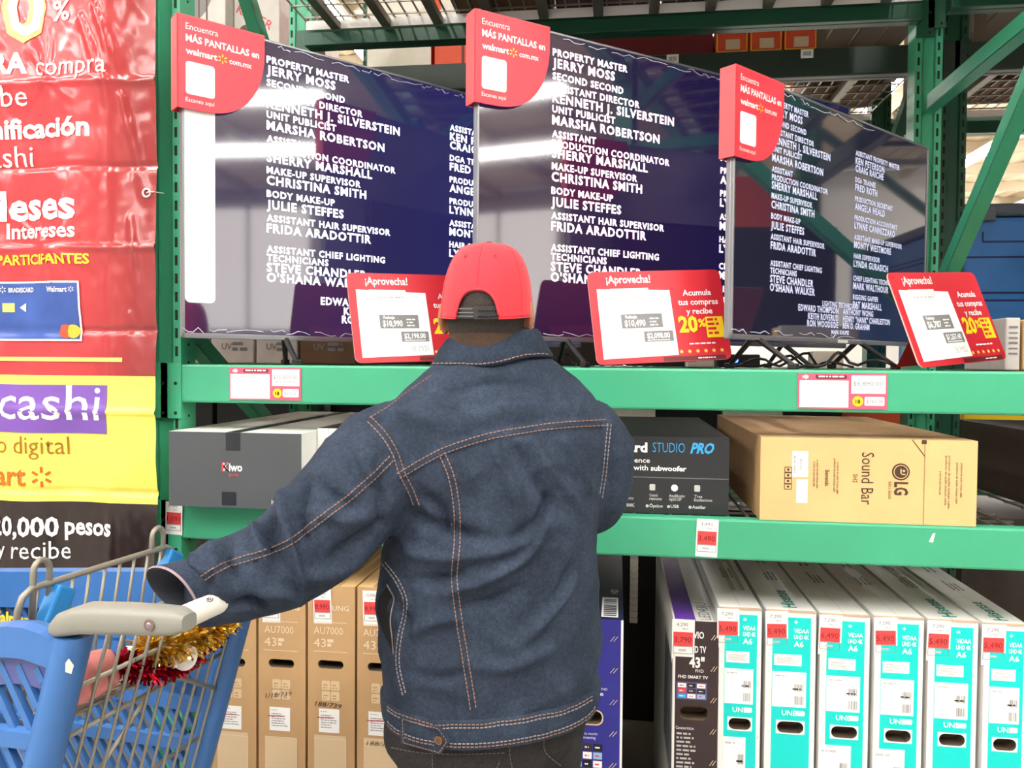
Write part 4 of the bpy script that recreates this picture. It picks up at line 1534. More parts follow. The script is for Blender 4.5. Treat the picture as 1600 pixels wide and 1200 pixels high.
VBR = mat('banner_brown_ink', (160, 106, 20), .4)
VOR = mat('banner_orange_ink', (196, 104, 24), .4)
VPU = mat('banner_purple', (124, 84, 176), .35)
VBL = mat('banner_card_blue', (62, 92, 168), .3, var=.25, vscale=5)
BX1 = at(247, 500, BY).x
BX0 = BX1 - .95
BZ1, BZ0 = 2.62, .62


def bxy(px, py):
    p = at(px, py, BY)
    return p.x - BX1, p.z - BZ0


CRE = [bxy(100, y)[1] for y in (-60, 132, 262, 389, 516, 642, 766, 900)]
HUB = [bxy(80, 125), bxy(80, 388), bxy(205, 340), bxy(60, 640)]
rd = random.Random(3)
SPOKE = []
for h in HUB[:2]:
    for k in range(9):
        SPOKE.append((h, rd.uniform(-math.pi * .92, -math.pi * .08), rd.uniform(.06, .15), rd.uniform(.002, .0045)))
    for k in range(5):
        SPOKE.append((h, rd.uniform(math.pi * .2, math.pi * .8), rd.uniform(.1, .2), rd.uniform(.002, .005)))
SPOKE += [(bxy(150, 0), -1.25, .22, .009), (bxy(128, 20), -1.2, .3, .008), (bxy(190, 140), -1.35, .26, .008), (bxy(205, 330), -1.45, .3, .006), (bxy(205, 480), -1.6, .1, .006)]


def bwarp(x, y, l):
    d = .010 * math.sin(x * 13 + y * 1.3) * math.sin(y * 3.1 + .6) + .006 * math.sin(x * 23 - y * 4.0)
    d += .004 * noise.noise(Vector((x * 9, y * 9, 0)))
    d += .0018 * noise.noise(Vector((x * 40, y * 28, 3.1)))
    for k, c in enumerate(CRE):
        e = (y - c) / .007
        if abs(e) < 4:
            d += .0065 * math.exp(-e * e) * (1 if k % 2 else -1)
        e = (y - c) / .05
        d += .004 * math.exp(-e * e) * (1 if k % 2 else -1)
    e = (x + .14) / .01
    d += .003 * math.exp(-e * e)
    for (hx, hy), a, L, amp in SPOKE:
        dx, dy = x - hx, y - hy
        s = dx * math.cos(a) + dy * math.sin(a)
        if 0 < s < L * 1.3:
            q = -dx * math.sin(a) + dy * math.cos(a)
            wd = .004 + .05 * s
            if abs(q) < 3 * wd:
                d += 1.5 * amp * math.exp(-(q / wd) ** 2) * min(1, s / .02) * max(0, 1 - s / (L * 1.3))
    return Vector((x, -d - l - .012, y))


BH = BZ1 - BZ0
ban = thing('vinyl_banner', 'tall crumpled red, yellow and black vinyl banner tied at the left', 'banner', (BX1, BY, BZ0))
m = MB()
p = Panel(m, (0, 0, 0), X, Z, warp=bwarp)
yY1, yY0 = bxy(120, 587)[1], bxy(120, 783)[1]
NX, NY = 110, 300
vs, fs = [], []
for j in range(NY + 1):
    for i in range(NX + 1):
        vs.append(bwarp(-.95 + .95 * i / NX, BH * j / NY, 0))
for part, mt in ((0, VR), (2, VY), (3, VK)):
    fs = []
    for j in range(NY):
        yc = BH * (j + .5) / NY
        for i in range(NX):
            xc = -.95 + .95 * (i + .5) / NX
            kind = 3 if yc < yY0 else 2 if yc < yY1 else 0
            if kind == part:
                a = j * (NX + 1) + i
                fs.append((a, a + 1, a + NX + 2, a + NX + 1))
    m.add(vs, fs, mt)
LT = .0022


def btext(s, pxr, py, hpx, mt, bold=0.0, wx=1.0, pxl=None, l=LT):
    x, y = bxy(pxr, py)
    h = hpx * .00178
    wd = (x - bxy(pxl, py)[0]) if pxl is not None else None
    p.text(s, x, y, h, mt, 'R', bold=bold, wx=wx, w=wd, l=l)


btext('10', 77, 61, 92, VG, .05, 1.0)
btext('10', 75, 58, 88, VW, .012, 1.0, l=LT + .0014)
btext('%', 113, 33, 30, VW, .02)
btext('compra', 173, 117, 30, VW, .0, pxl=62)
btext('PARA', 50, 117, 30, VW, .04, pxl=-52)
btext('recibe', 50, 168, 32, VW, .0, pxl=-62)
btext('bonificación', 147, 214, 29, VW, .035, pxl=-52)
btext('cashi', 55, 261, 32, VW, .0, pxl=-34)
btext('Meses', 128, 343, 44, VW, .03, pxl=-32)
btext('SIN Intereses', 128, 372, 23, VW, .025, pxl=-44)
btext('TARJETAS PARTICIPANTES', 147, 413, 15, VYT, .025, pxl=-100)
x0, y0 = bxy(-90, 532)
x1, y1 = bxy(132, 440)
for q in ((x0, y0, x1, y0 + .005), (x0, y1 - .005, x1, y1), (x1 - .005, y0, x1, y1)):
    p.rect(*q, VW, LT + .0016)


def brr(l, t_, r, b_, mt, lift):
    a, b = bxy(l, b_)
    c, d = bxy(r, t_)
    p.rect(a, b, c, d, mt, lift)


brr(-88, 442, 129, 530, VBL, LT + .0012)
btext('BRADESCARD', 58, 457, 7, VW, .02, pxl=15, l=LT + .003)
btext('Walmart', 115, 457, 8, VW, .02, pxl=82, l=LT + .003)
p.spark(*bxy(121, 453), .008, VW, l=LT + .003)
p.spark(*bxy(6, 453), .010, VW, l=LT + .003)
brr(6, 474, 25, 488, VG, LT + .0025)
p.poly([bxy(34, 481), bxy(45, 474), bxy(45, 488)], VW, LT + .003)
p.disc(*bxy(110, 518), .019, mat('banner_card_red', (226, 84, 50), .4), LT + .003)
p.disc(*bxy(121, 518), .019, mat('banner_card_amber', (246, 190, 60), .4), LT + .0034)
brr(-100, 559, 197, 563, VG, LT)
a, b = bxy(-90, 672)
c, d = bxy(172, 602)
p.rect(a, b, c, d, VPU, LT - .0006)
btext('cashi', 160, 656, 54, VW, .004, pxl=4)
btext('monedero digital', 110, 709, 28, VBR, -.005, pxl=-128)
btext('Walmart', 50, 757, 31, VOR, .02, pxl=-108)
p.spark(*bxy(72, 744), .029, VOR, l=LT)
btext('$20,000', 96, 836, 29, VW, .028, pxl=-26)
btext('pesos', 178, 836, 27, VW, .028, pxl=104)
btext('y recibe', 113, 872, 28, VW, .0, pxl=4)
m.build('vinyl_sheet', ban, smooth=True)
m = MB()
ex, ey = bxy(231, 302)
c = bwarp(ex, ey, .003)
m.tube([c + Vector((.011 * math.cos(a), 0, .011 * math.sin(a))) for a in np.linspace(0, 2 * math.pi, 16, endpoint=False)], .0028, VW, 6, closed=True)
m.build('eyelet', ban, smooth=True)
m = MB()
m.tube([c, c + Vector((.008, -.006, .001)), c + Vector((.022, -.002, .002)), c + Vector((.032, .03, .004))], .0016, VW, 5)
m.build('cable_tie', ban)

# ------------------------------------------------------------------ dark stock added out of view to darken the screens' reflections
m = MB()
m.box(0, 1.1, 0, 1.09, 0, 1.29, mat('reflection_blocker_dark', (40, 40, 50), .6, var=.15), .01)
proto_s = tag(m.build('stock_carton', loc=(11.0, -1.6, 0)), 'big dark carton added unseen far down the aisle to darken screen reflections', 'carton', 'added dark block far down the aisle')
for i in range(4):
    for k in range(4):
        if i or k:
            o = proto_s.copy()
            COL.objects.link(o)
            o.location = (11.0, -1.6 + 1.1 * i, 1.291 * k)
# next-bay stock out of view; near-black cartons added to darken the right screen's reflection
for i, (x0_, x1_, z1_, mt, nm_) in enumerate(((1.78, 2.2, .62, CARTON_K, 'near-black carton'), (2.21, 2.64, .70, CARTON_K, 'taller near-black carton'))):
    stock(nm_ + ' added unseen on the television shelf of the next bay to the right', x0_, x1_, D1 + .1, D2 - .12, MIDT + .001, MIDT + z1_, mt)
stock('unseen red carton on top of the first added near-black carton in the next bay', 1.80, 2.16, D1 + .14, D2 - .3, MIDT + .622, MIDT + .85, CARTON_R)
stock('unseen cream carton on top of the taller added near-black carton in the next bay', 2.24, 2.6, D1 + .14, D2 - .3, MIDT + .702, MIDT + .95, CARTON_W)

# ------------------------------------------------------------------ the shopping trolley
CB = mat('trolley_blue_plastic', (60, 112, 178), .38, var=.04)
CBD = mat('trolley_blue_recess', (84, 92, 150), .45)
CW = mat('trolley_wire', (150, 146, 134), .4, metal=.35)
CG = mat('trolley_grey_plastic', (140, 140, 132), .45)
CI = mat('trolley_ivory_grip', (236, 232, 220), .4)
CLIP = mat('trolley_clip_blue', (40, 134, 206), .4)
cf = (RH * -.957 + FH * .29).normalized()
origin = plan(-.653, 1.2)
cart = thing('shopping_trolley', 'blue plastic and grey wire shopping trolley in front of the banner', 'shopping trolley', origin, math.atan2(cf.y, cf.x))
TW = -.45                                      # far side (local y)


def rear(z):
    return .30 * (1.09 - z)


def side_panel(y, name, lettering=False):
    m = MB()
    s = 1 if y > -.2 else -1
    yo, yi = (y + .012, y - .012)
    ztop = (lambda x: 1.072 + .022 * math.sin(min(1, max(0, x / .22)) * math.pi) - .07 * max(0, x - .1)) if s > 0 else (lambda x: 1.075 - .085 * x)
    n = 24
    L = .86
    def strip(z0, z1, x0, x1, mt, y0=yi, y1=yo):
        rings = []
        for i in range(n + 1):
            x = x0 + (x1 - x0) * i / n
            a, b = z0(x), z1(x)
            rings.append([Vector((x, y0, a)), Vector((x, y1, a)), Vector((x, y1, b - .004)), Vector((x, (y0 + y1) / 2, b)), Vector((x, y0, b - .004))])
        m.loft(rings, mt)
    h1 = .052 if s > 0 else .085
    strip(lambda x: ztop(x) - h1, ztop, .02, L, CB, y - .018, y + .018)
    if s > 0:
        strip(lambda x: ztop(x) - .098, lambda x: ztop(x) - h1 + .004, .03, L, CBD, y - .006, y + .004)
    for zz, hh in ((.90, .03), (.80, .03), (.68, .03), (.52, .06)):
        strip(lambda x: zz - .03 * x, lambda x: zz + hh - .03 * x, rear(zz) + .02, L - .04, CB)
    if s < 0:
        strip(lambda x: .76, lambda x: .90, rear(.8), L - .04, CB)
    # diagonal slats of the moulded lattice
    k = -18
    while k < 40:
        x0 = .03 + k * .036
        za, zb = .53, (ztop(.1) - .07)
        xa, xb = x0, x0 + .30
        # clip to the panel
        pts = []
        for f in np.linspace(0, 1, 25):
            z = za + (zb - za) * f
            x = xa + (xb - xa) * f
            if rear(z) + .03 < x < L - .03:
                pts.append(Vector((x, y, z)))
        if len(pts) > 1:
            m.bar(pts[0], pts[-1], .012, .011, CB, up=Vector((0, 1, 0)))
        k += 1
    m.box(L - .04, L, yi, yo, .50, ztop(L), CB, .006)
    if lettering:
        p = Panel(m, (.0, y + .019, 0), -X, Z)
        p.text('Walmart', -.70, ztop(.6) - .125, .026, YELLOW, bold=.04)
    return m.build(name, cart)


side_panel(0, 'side_panel')
o = side_panel(TW, 'side_panel', True)
for y in (0, TW):
    m = MB()
    rings = []
    for z in np.linspace(.42, 1.082, 14):
        x = rear(z) + .005
        w = .030
        rings.append([Vector((x + w * math.cos(a) * (1 if abs(math.cos(a)) < .8 else .9), y + .027 * math.sin(a), z)) for a in np.linspace(0, 2 * math.pi, 14, endpoint=False)])
    m.loft(rings, CB)
    m.build('corner_post', cart, smooth=True, angle=50)
m = MB()
c_ = Vector((rear(1.045) - .022, .0225, 1.045))
m.poly([c_ + Vector((.008, .003, -.010)), c_ + Vector((-.005, .0045, -.011)), c_ + Vector((-.009, .0038, .002)), c_ + Vector((-.001, .0048, .012)), c_ + Vector((.007, .0035, .004))], mat('worn_sticker', (206, 200, 190), .7))
m.build('sticker_scrap', cart)
# rear gate of wires
m = MB()
for k in range(12):
    y = -.032 - k * (.386 / 11)
    m.tube([(rear(z), y, z) for z in np.linspace(.50, 1.075, 5)], .0030, CW, 6)
for z in (1.075, .985, .90, .72, .50):
    m.tube([(rear(z) + .004, -.02, z), (rear(z) + .004, TW + .02, z)], .0042, CW, 6)
# heavier bent wire across the gate
m.tube([(rear(.62) - .006, -.03, .70), (rear(.7) - .006, -.12, .76), (rear(.86) - .006, -.22, .90), (rear(.9) - .006, -.28, .905), (rear(.8) - .006, -.43, .82)], .0042, CW, 6)
m.build('rear_gate', cart, smooth=True)
# seat grid behind the gate
m = MB()
for k in range(7):
    x = .03 + .022 * k
    m.tube([(x + .04, -.04, .925 - .02 * k * .3), (x + .04, TW + .04, .925 - .02 * k * .3)], .0032, CW, 5)
for k in range(7):
    y = -.06 - .055 * k
    m.tube([(.05, y, .93), (.20, y, .89)], .0028, CW, 5)
m.build('seat_grid', cart, smooth=True)
# fold-out seat back
m = MB()
sx = .165
ya, yb = -.045, TW + .045
rail = [(sx + .035, ya, .86), (sx + .004, ya, 1.09), (sx, ya - .005, 1.11), (sx, ya - .022, 1.12), (sx, yb + .022, 1.12), (sx, yb + .005, 1.11), (sx + .004, yb, 1.09), (sx + .035, yb, .86)]
m.tube(rail, .0056, CW, 8)
for k in range(9):
    y = ya - .035 - k * (ya - yb - .07) / 8
    m.tube([(sx, y, 1.12), (sx + .02, y, 1.0), (sx + .045, y, .84)], .0030, CW, 6)
m.tube([(sx + .032, ya, .88), (sx + .032, yb, .88)], .004, CW, 6)
m.build('seat_back', cart, smooth=True)
for y0 in (ya - .042, yb + .045):
    m = MB()
    pts = [(sx + .004, y0 + .016, 1.06)] + [(sx, y0 + .016 * math.cos(a), 1.145 + .018 * math.sin(a)) for a in np.linspace(0, math.pi, 8)] + [(sx + .004, y0 - .016, 1.06)]
    m.tube(pts, .0052, CW, 8)
    m.build('wire_loop', cart, smooth=True)
    m = MB()
    m.box(-.014, .014, -.02, .02, -.055, .012, CLIP, .005, Matrix.Translation((sx - .004, y0 - .034, 1.098)) @ Matrix.Rotation(.5, 4, 'X'))
    m.build('hinge_clip', cart)
# handle and its two arms
for y in (.004, TW - .004):
    m = MB()
    rings = []
    for x, hh, ww, zc in ((.035, .010, .018, 1.094), (.02, .019, .024, 1.100), (-.02, .022, .026, 1.112), (-.09, .0215, .025, 1.118), (-.15, .0205, .024, 1.122), (-.185, .019, .022, 1.124), (-.203, .012, .016, 1.124)):
        rings.append([Vector((x, y + ww * (abs(math.cos(a)) ** .6) * math.copysign(1, math.cos(a)), zc + hh * (abs(math.sin(a)) ** .6) * math.copysign(1, math.sin(a)))) for a in np.linspace(0, 2 * math.pi, 20, endpoint=False)])
    m.loft(rings, CG)
    o = m.build('handle_arm', cart, smooth=True, angle=60)
    m = MB()
    s = 1 if y > -.2 else -1
    m.tube([(-.155, y + s * .0245, 1.122), (-.155, y + s * .0262, 1.122)], .0085, mat('screw_recess', (120, 92, 88), .6), 14)
    m.sphere((-.155, y + s * .0262, 1.122), (.0045, .002, .0045), mat('screw_head', (150, 150, 150), .3, metal=.8))
    m.build('screw', o)
m = MB()
HX, HZ = -.182, 1.124
m.tube([(HX, 0, HZ), (HX, TW, HZ)], .0175, CI, 18)
for k, r in enumerate((.004, .007, .010)):                # little radio-wave mark on the grip
    pts = []
    for a in np.linspace(-.8, .8, 7):
        u, v = r * math.sin(a), r * math.cos(a) - .006
        th = 1.0 + v / .0175 * -1
        pts.append((HX - .0178 * math.cos(th), -.055 - u * 1.0, HZ + .0178 * math.sin(th)))
    m.tube(pts, .0008, BLACK, 4)
m.build('handle_grip', cart, smooth=True, angle=50)
# basket floor, front, frame and castors
m = MB()
for k in range(16):
    m.tube([(.18 + .044 * k, -.02, .50), (.18 + .044 * k, TW + .02, .50)], .003, CW, 5)
for k in range(5):
    m.tube([(.18, -.05 - .088 * k, .497), (.85, -.05 - .088 * k, .497)], .0035, CW, 5)
m.build('basket_floor', cart, smooth=True)
m = MB()
m.box(.835, .86, TW + .02, -.02, .93, 1.0, CB, .006)
m.box(.835, .86, TW + .02, -.02, .49, .56, CB, .006)
for k in range(12):
    m.box(.84, .855, -.04 - .033 * k - .012, -.04 - .033 * k, .55, .94, CB)
m.build('front_panel', cart)
m = MB()
for y in (-.03, TW + .03):
    m.tube([(.20, y, .49), (.05, y, .20), (.02, y, .14), (.80, y, .14), (.82, y, .49)], .012, CW, 8)
m.tube([(.8, -.03, .14), (.8, TW + .03, .14)], .012, CW, 8)
m.tube([(.05, -.03, .16), (.05, TW + .03, .16)], .012, CW, 8)
m.build('under_frame', cart, smooth=True)
TYRE = mat('castor_rubber', (44, 44, 46), .7)
for x in (.06, .78):
    for y in (-.035, TW + .035):
        m = MB()
        m.box(x - .012, x + .012, y - .022, y + .022, .10, .14, CW, .003)
        for s in (-.02, .02):
            m.box(x - .012, x + .02, y + s - .002, y + s + .002, .05, .13, CW)
        c = m.build('castor', cart)
        m = MB()
        m.tube([(x + .01, y - .016, .06), (x + .01, y + .016, .06)], .058, TYRE, 24)
        m.build('castor_wheel', c, smooth=True, angle=40)


def crt(f, w, z):
    return cart.matrix_world @ Vector((f, -w, z)) if False else origin + cf * f + Vector((-cf.y, cf.x, 0)) * (-w) + Vector((0, 0, z))


# glittering garlands lying on the seat
GOLD = mat('gold_tinsel', (236, 186, 60), .22, metal=.9)
GOLD2 = mat('gold_tinsel_pale', (250, 226, 130), .2, metal=.8)
REDT = mat('red_tinsel', (206, 18, 48), .22, metal=.75)
REDT2 = mat('red_tinsel_dark', (140, 10, 40), .25, metal=.75)


def tinsel(name, label, path, r, n, mats, seed):
    rd = random.Random(seed)
    m = MB()
    path = [Vector(q) for q in path]
    m.tube(path, .006, mats[1], 6)
    for i in range(n):
        s = rd.uniform(0, len(path) - 1.001)
        k = int(s)
        c = path[k].lerp(path[k + 1], s - k)
        d = Vector((rd.gauss(0, 1), rd.gauss(0, 1), rd.gauss(0, 1))).normalized()
        L = r * rd.uniform(.5, 1.1)
        q = d.orthogonal().normalized() * rd.uniform(.0016, .0032)
        a = c + d * L * .25
        b = c + d * L
        tw = Matrix.Rotation(rd.uniform(0, 3), 3, d)
        q, q2 = tw @ q, Matrix.Rotation(rd.uniform(1, 2.5), 3, d) @ (tw @ q)
        m.add([a - q, a + q, b + q2, b - q2], [(0, 1, 2, 3)], mats[i % 2])
    return tag(m.build(name), label, 'garland')


tinsel('tinsel_garland', 'gold glitter garland lying behind the trolley handle, under the sleeve',
       [crt(.06, .21, .985), crt(.045, .25, .978), crt(.035, .30, .975), crt(.03, .34, .98), crt(.03, .38, .992), crt(.035, .41, 1.0)], .044, 2600, (GOLD, GOLD2), 2)
tinsel('tinsel_garland', 'red glitter garland drooping under the gold one in the trolley',
       [crt(.06, .14, .985), crt(.055, .18, .955), crt(.05, .23, .938), crt(.045, .28, .932), crt(.05, .33, .938), crt(.055, .38, .95), crt(.055, .42, .965)], .032, 1700, (REDT, REDT2), 5)
m = MB()
c = crt(.022, .262, .955)
dv = (CAM - c).normalized()
Rm = dv.to_track_quat('Z', 'Y').to_matrix()
for off, rx, ry, t_ in ((Vector((0, 0, 0)), .022, .026, .1), (Vector((-.018, -.008, .004)), .013, .011, .5)):
    pts = [c + Rm @ (off + Vector((rx * math.cos(a) * math.cos(t_) - ry * math.sin(a) * math.sin(t_), rx * math.cos(a) * math.sin(t_) + ry * math.sin(a) * math.cos(t_), 0))) for a in np.linspace(0, 2 * math.pi, 24, endpoint=False)]
    back = [q - dv * .0015 for q in pts]
    m.add(pts + back, [tuple(range(24)), tuple(range(47, 23, -1))] + [(i, 24 + i, 24 + (i + 1) % 24, (i + 1) % 24) for i in range(24)], mat('white_card', (236, 230, 226), .5))
tag(m.build('paper_disc'), 'white paper disc hanging from the red garland', 'paper disc')
m = MB()
PKG = mat('pink_package', (214, 132, 128), .5, var=.2, vscale=30)
m.box(-.03, .03, -.05, .05, -.035, .035, PKG, .016, Matrix.Rotation(.3, 4, 'Y'))
o = m.build('soft_package', loc=crt(.075, .085, .975), smooth=True)
o.rotation_euler = (0, 0, cart.rotation_euler.z)
tag(o, 'small pink package on the trolley seat, left of the garlands', 'package')
m = MB()
m.box(-.05, .05, -.04, .04, 0, .05, mat('blue_white_pack', (120, 150, 200), .4), .01)
m.sphere((.02, .03, .07), (.03, .03, .025), mat('peach_wrap', (226, 168, 150), .5))
o = m.build('food_pack', loc=crt(.30, .15, .5075))
tag(o, 'small wrapped pack lying in the trolley basket, seen through the slats', 'package')

# ------------------------------------------------------------------ the man with the red cap and denim jacket
PSI = math.radians(21)
BL = (RH * math.cos(PSI) + FH * math.sin(PSI))                # his right-hand direction
BF = (FH * math.cos(PSI) - RH * math.sin(PSI))                # the way he faces
DENIM_C = (50, 60, 77)


def denim(name, c, dark=.72):
    m = bpy.data.materials.new(name)
    m.use_nodes = True
    nt = m.node_tree
    b = nt.nodes['Principled BSDF']
    b.inputs['Roughness'].default_value = .88
    b.inputs['Specular IOR Level'].default_value = .2
    tc = nt.nodes.new('ShaderNodeTexCoord')

    def nz(scale, det, p0, p1, c0, c1, rough=.55):
        n = nt.nodes.new('ShaderNodeTexNoise')
        n.inputs['Scale'].default_value = scale
        n.inputs['Detail'].default_value = det
        n.inputs['Roughness'].default_value = rough
        nt.links.new(tc.outputs['Object'], n.inputs['Vector'])
        r = nt.nodes.new('ShaderNodeValToRGB')
        r.color_ramp.elements[0].position, r.color_ramp.elements[1].position = p0, p1
        r.color_ramp.elements[0].color, r.color_ramp.elements[1].color = c0, c1
        nt.links.new(n.outputs['Fac'], r.inputs['Fac'])
        return n, r
    col = rgb(*c)
    lo = (col[0] * dark, col[1] * dark, col[2] * dark, 1)
    hi = (col[0] * 1.28, col[1] * 1.26, col[2] * 1.22, 1)
    n1, r1 = nz(9, 6, .35, .7, lo, hi, .65)
    n2, r2 = nz(420, 2, .35, .65, (.78, .78, .78, 1), (1.15, 1.15, 1.15, 1))
    mx = nt.nodes.new('ShaderNodeMix')
    mx.data_type = 'RGBA'
    mx.blend_type = 'MULTIPLY'
    mx.inputs[0].default_value = 1
    nt.links.new(r1.outputs['Color'], mx.inputs[6])
    nt.links.new(r2.outputs['Color'], mx.inputs[7])
    nt.links.new(mx.outputs[2], b.inputs['Base Color'])
    n4, r4 = nz(130, 5, .38, .62, (.84, .84, .84, 1), (1.16, 1.16, 1.16, 1), .7)
    m2 = nt.nodes.new('ShaderNodeMix')
    m2.data_type = 'RGBA'
    m2.blend_type = 'MULTIPLY'
    m2.inputs[0].default_value = 1
    nt.links.new(mx.outputs[2], m2.inputs[6])
    nt.links.new(r4.outputs['Color'], m2.inputs[7])
    nt.links.new(m2.outputs[2], b.inputs['Base Color'])
    n3, r3 = nz(60, 4, .3, .7, (0, 0, 0, 1), (1, 1, 1, 1))
    bp = nt.nodes.new('ShaderNodeBump')
    bp.inputs['Strength'].default_value = .22
    bp.inputs['Distance'].default_value = .004
    nt.links.new(n3.outputs['Fac'], bp.inputs['Height'])
    nt.links.new(bp.outputs['Normal'], b.inputs['Normal'])
    return m


DENIM = denim('dark_denim', DENIM_C)
DENIM_B = denim('dark_denim_band', (48, 59, 76))
JEANS = denim('black_jeans_cloth', (50, 47, 49), .8)
THREAD = mat('tan_thread', (142, 110, 94), .8)
THREAD2 = mat('pale_thread', (150, 140, 142), .8)
SKIN = mat('skin', (168, 112, 84), .55, var=.06, vscale=30)
HAIR = mat('cropped_black_hair', (50, 41, 36), .7, var=.25, vscale=160, bump=.6, bscale=400)
CAPRED = mat('cap_red_cloth', (222, 44, 58), .8, bump=.06, bscale=900, sheen=.2)
CAPDARK = mat('cap_eyelet_dark', (110, 20, 30), .7)
STRAP = mat('cap_strap_black', (34, 33, 35), .5)
COPPER = mat('copper_button', (150, 104, 60), .3, metal=.9)
LINING = mat('cuff_lining', (150, 130, 140), .8)
NECK = atd(768, 520, 1.56)
MAN0 = plan((772 - 800) / F_PX * 1.56, 1.56)
man = thing('person', 'person in dark denim jacket and red cap, seen from behind, one hand on the trolley', 'person', MAN0)


def ell(c, a, b, n=48, L=BL, Fv=BF, e=1.0):
    out = []
    for k in range(n):
        t = 2 * math.pi * k / n
        ct, st = math.cos(t), math.sin(t)
        out.append(c + L * (a * math.copysign(abs(ct) ** e, ct)) + Fv * (b * math.copysign(abs(st) ** e, st)))
    return out


def ring_px(py, l, r, zc, b, e=1.0, grow=0.0, n=48):
    pl_, pr = atd(l, py, zc), atd(r, py, zc)
    c = (pl_ + pr) / 2
    hw = (pr - pl_).length / 2
    c2, s2 = math.cos(PSI) ** 2, math.sin(PSI) ** 2
    a = math.sqrt(max(1e-5, (hw * hw - b * b * s2) / c2))
    return ell(Vector((c.x, c.y, c.z)) - MAN0, a + grow, b + grow, n, e=e)


def remesh(mbs, voxel, smooth, name='cloth'):
    """join closed shells into one continuous skin"""
    mm = MB()
    for q in mbs:
        mm.add(q.v, q.f, DENIM)
    o = mm.build(name, normals=True)
    md = o.modifiers.new('join', 'REMESH')
    md.mode = 'VOXEL'
    md.voxel_size = voxel
    ms = o.modifiers.new('relax', 'SMOOTH')
    ms.iterations = smooth
    ms.factor = .5
    bpy.context.view_layer.update()
    me = bpy.data.meshes.new_from_object(o.evaluated_get(bpy.context.evaluated_depsgraph_get()))
    me.name = name
    bpy.data.objects.remove(o)
    me.materials.clear()
    return me


def tubecross(path, radii, n=20, flat=None):
    m = MB()
    m.tube([p - MAN0 for p in path], radii, DENIM, n)
    return m


def spline(pts, n):
    """Catmull-Rom through the points"""
    P = [pts[0]] + list(pts) + [pts[-1]]
    out = []
    for i in range(1, len(P) - 2):
        for k in range(n):
            t = k / n
            a, b, c, d = P[i - 1], P[i], P[i + 1], P[i + 2]
            out.append(.5 * ((2 * b) + (c - a) * t + (2 * a - 5 * b + 4 * c - d) * t * t + (3 * b - a - 3 * c + d) * t ** 3))
    out.append(P[-2])
    return out


# --- jacket shell
TOR = [(530, 716, 836, 1.565, .066), (548, 700, 846, 1.565, .076), (568, 684, 872, 1.56, .088), (588, 660, 898, 1.56, .100), (612, 634, 925, 1.56, .114), (642, 606, 948, 1.56, .128),
       (690, 600, 952, 1.56, .146), (750, 612, 942, 1.56, .156), (800, 616, 932, 1.56, .160), (860, 604, 931, 1.56, .161), (920, 594, 935, 1.56, .162),
       (1000, 598, 938, 1.56, .163), (1060, 604, 936, 1.56, .161), (1104, 610, 926, 1.56, .156)]
tor = MB()
tor.loft([ring_px(*q, e=.92) for q in TOR], DENIM)
AL = [(640, 672, 1.54, .078), (604, 712, 1.50, .100), (556, 768, 1.445, .101), (505, 824, 1.395, .094), (452, 868, 1.36, .085), (396, 896, 1.315, .076), (340, 912, 1.285, .066), (300, 920, 1.262, .055)]
la = spline([atd(x, y, z) for x, y, z, r in AL], 5)
lr = [v.x for v in spline([Vector((r, 0, 0)) for *_, r in AL], 5)]
AR = [(905, 660, 1.60, .072), (926, 700, 1.63, .082), (933, 745, 1.63, .074), (928, 782, 1.66, .064), (905, 800, 1.76, .058), (872, 796, 1.90, .052)]
ra = spline([atd(x, y, z) for x, y, z, r in AR], 5)
rr = [v.x for v in spline([Vector((r, 0, 0)) for *_, r in AR], 5)]
me = remesh([tor, tubecross(la, lr, 24), tubecross(ra, rr, 24)], .0075, 7, 'jacket')

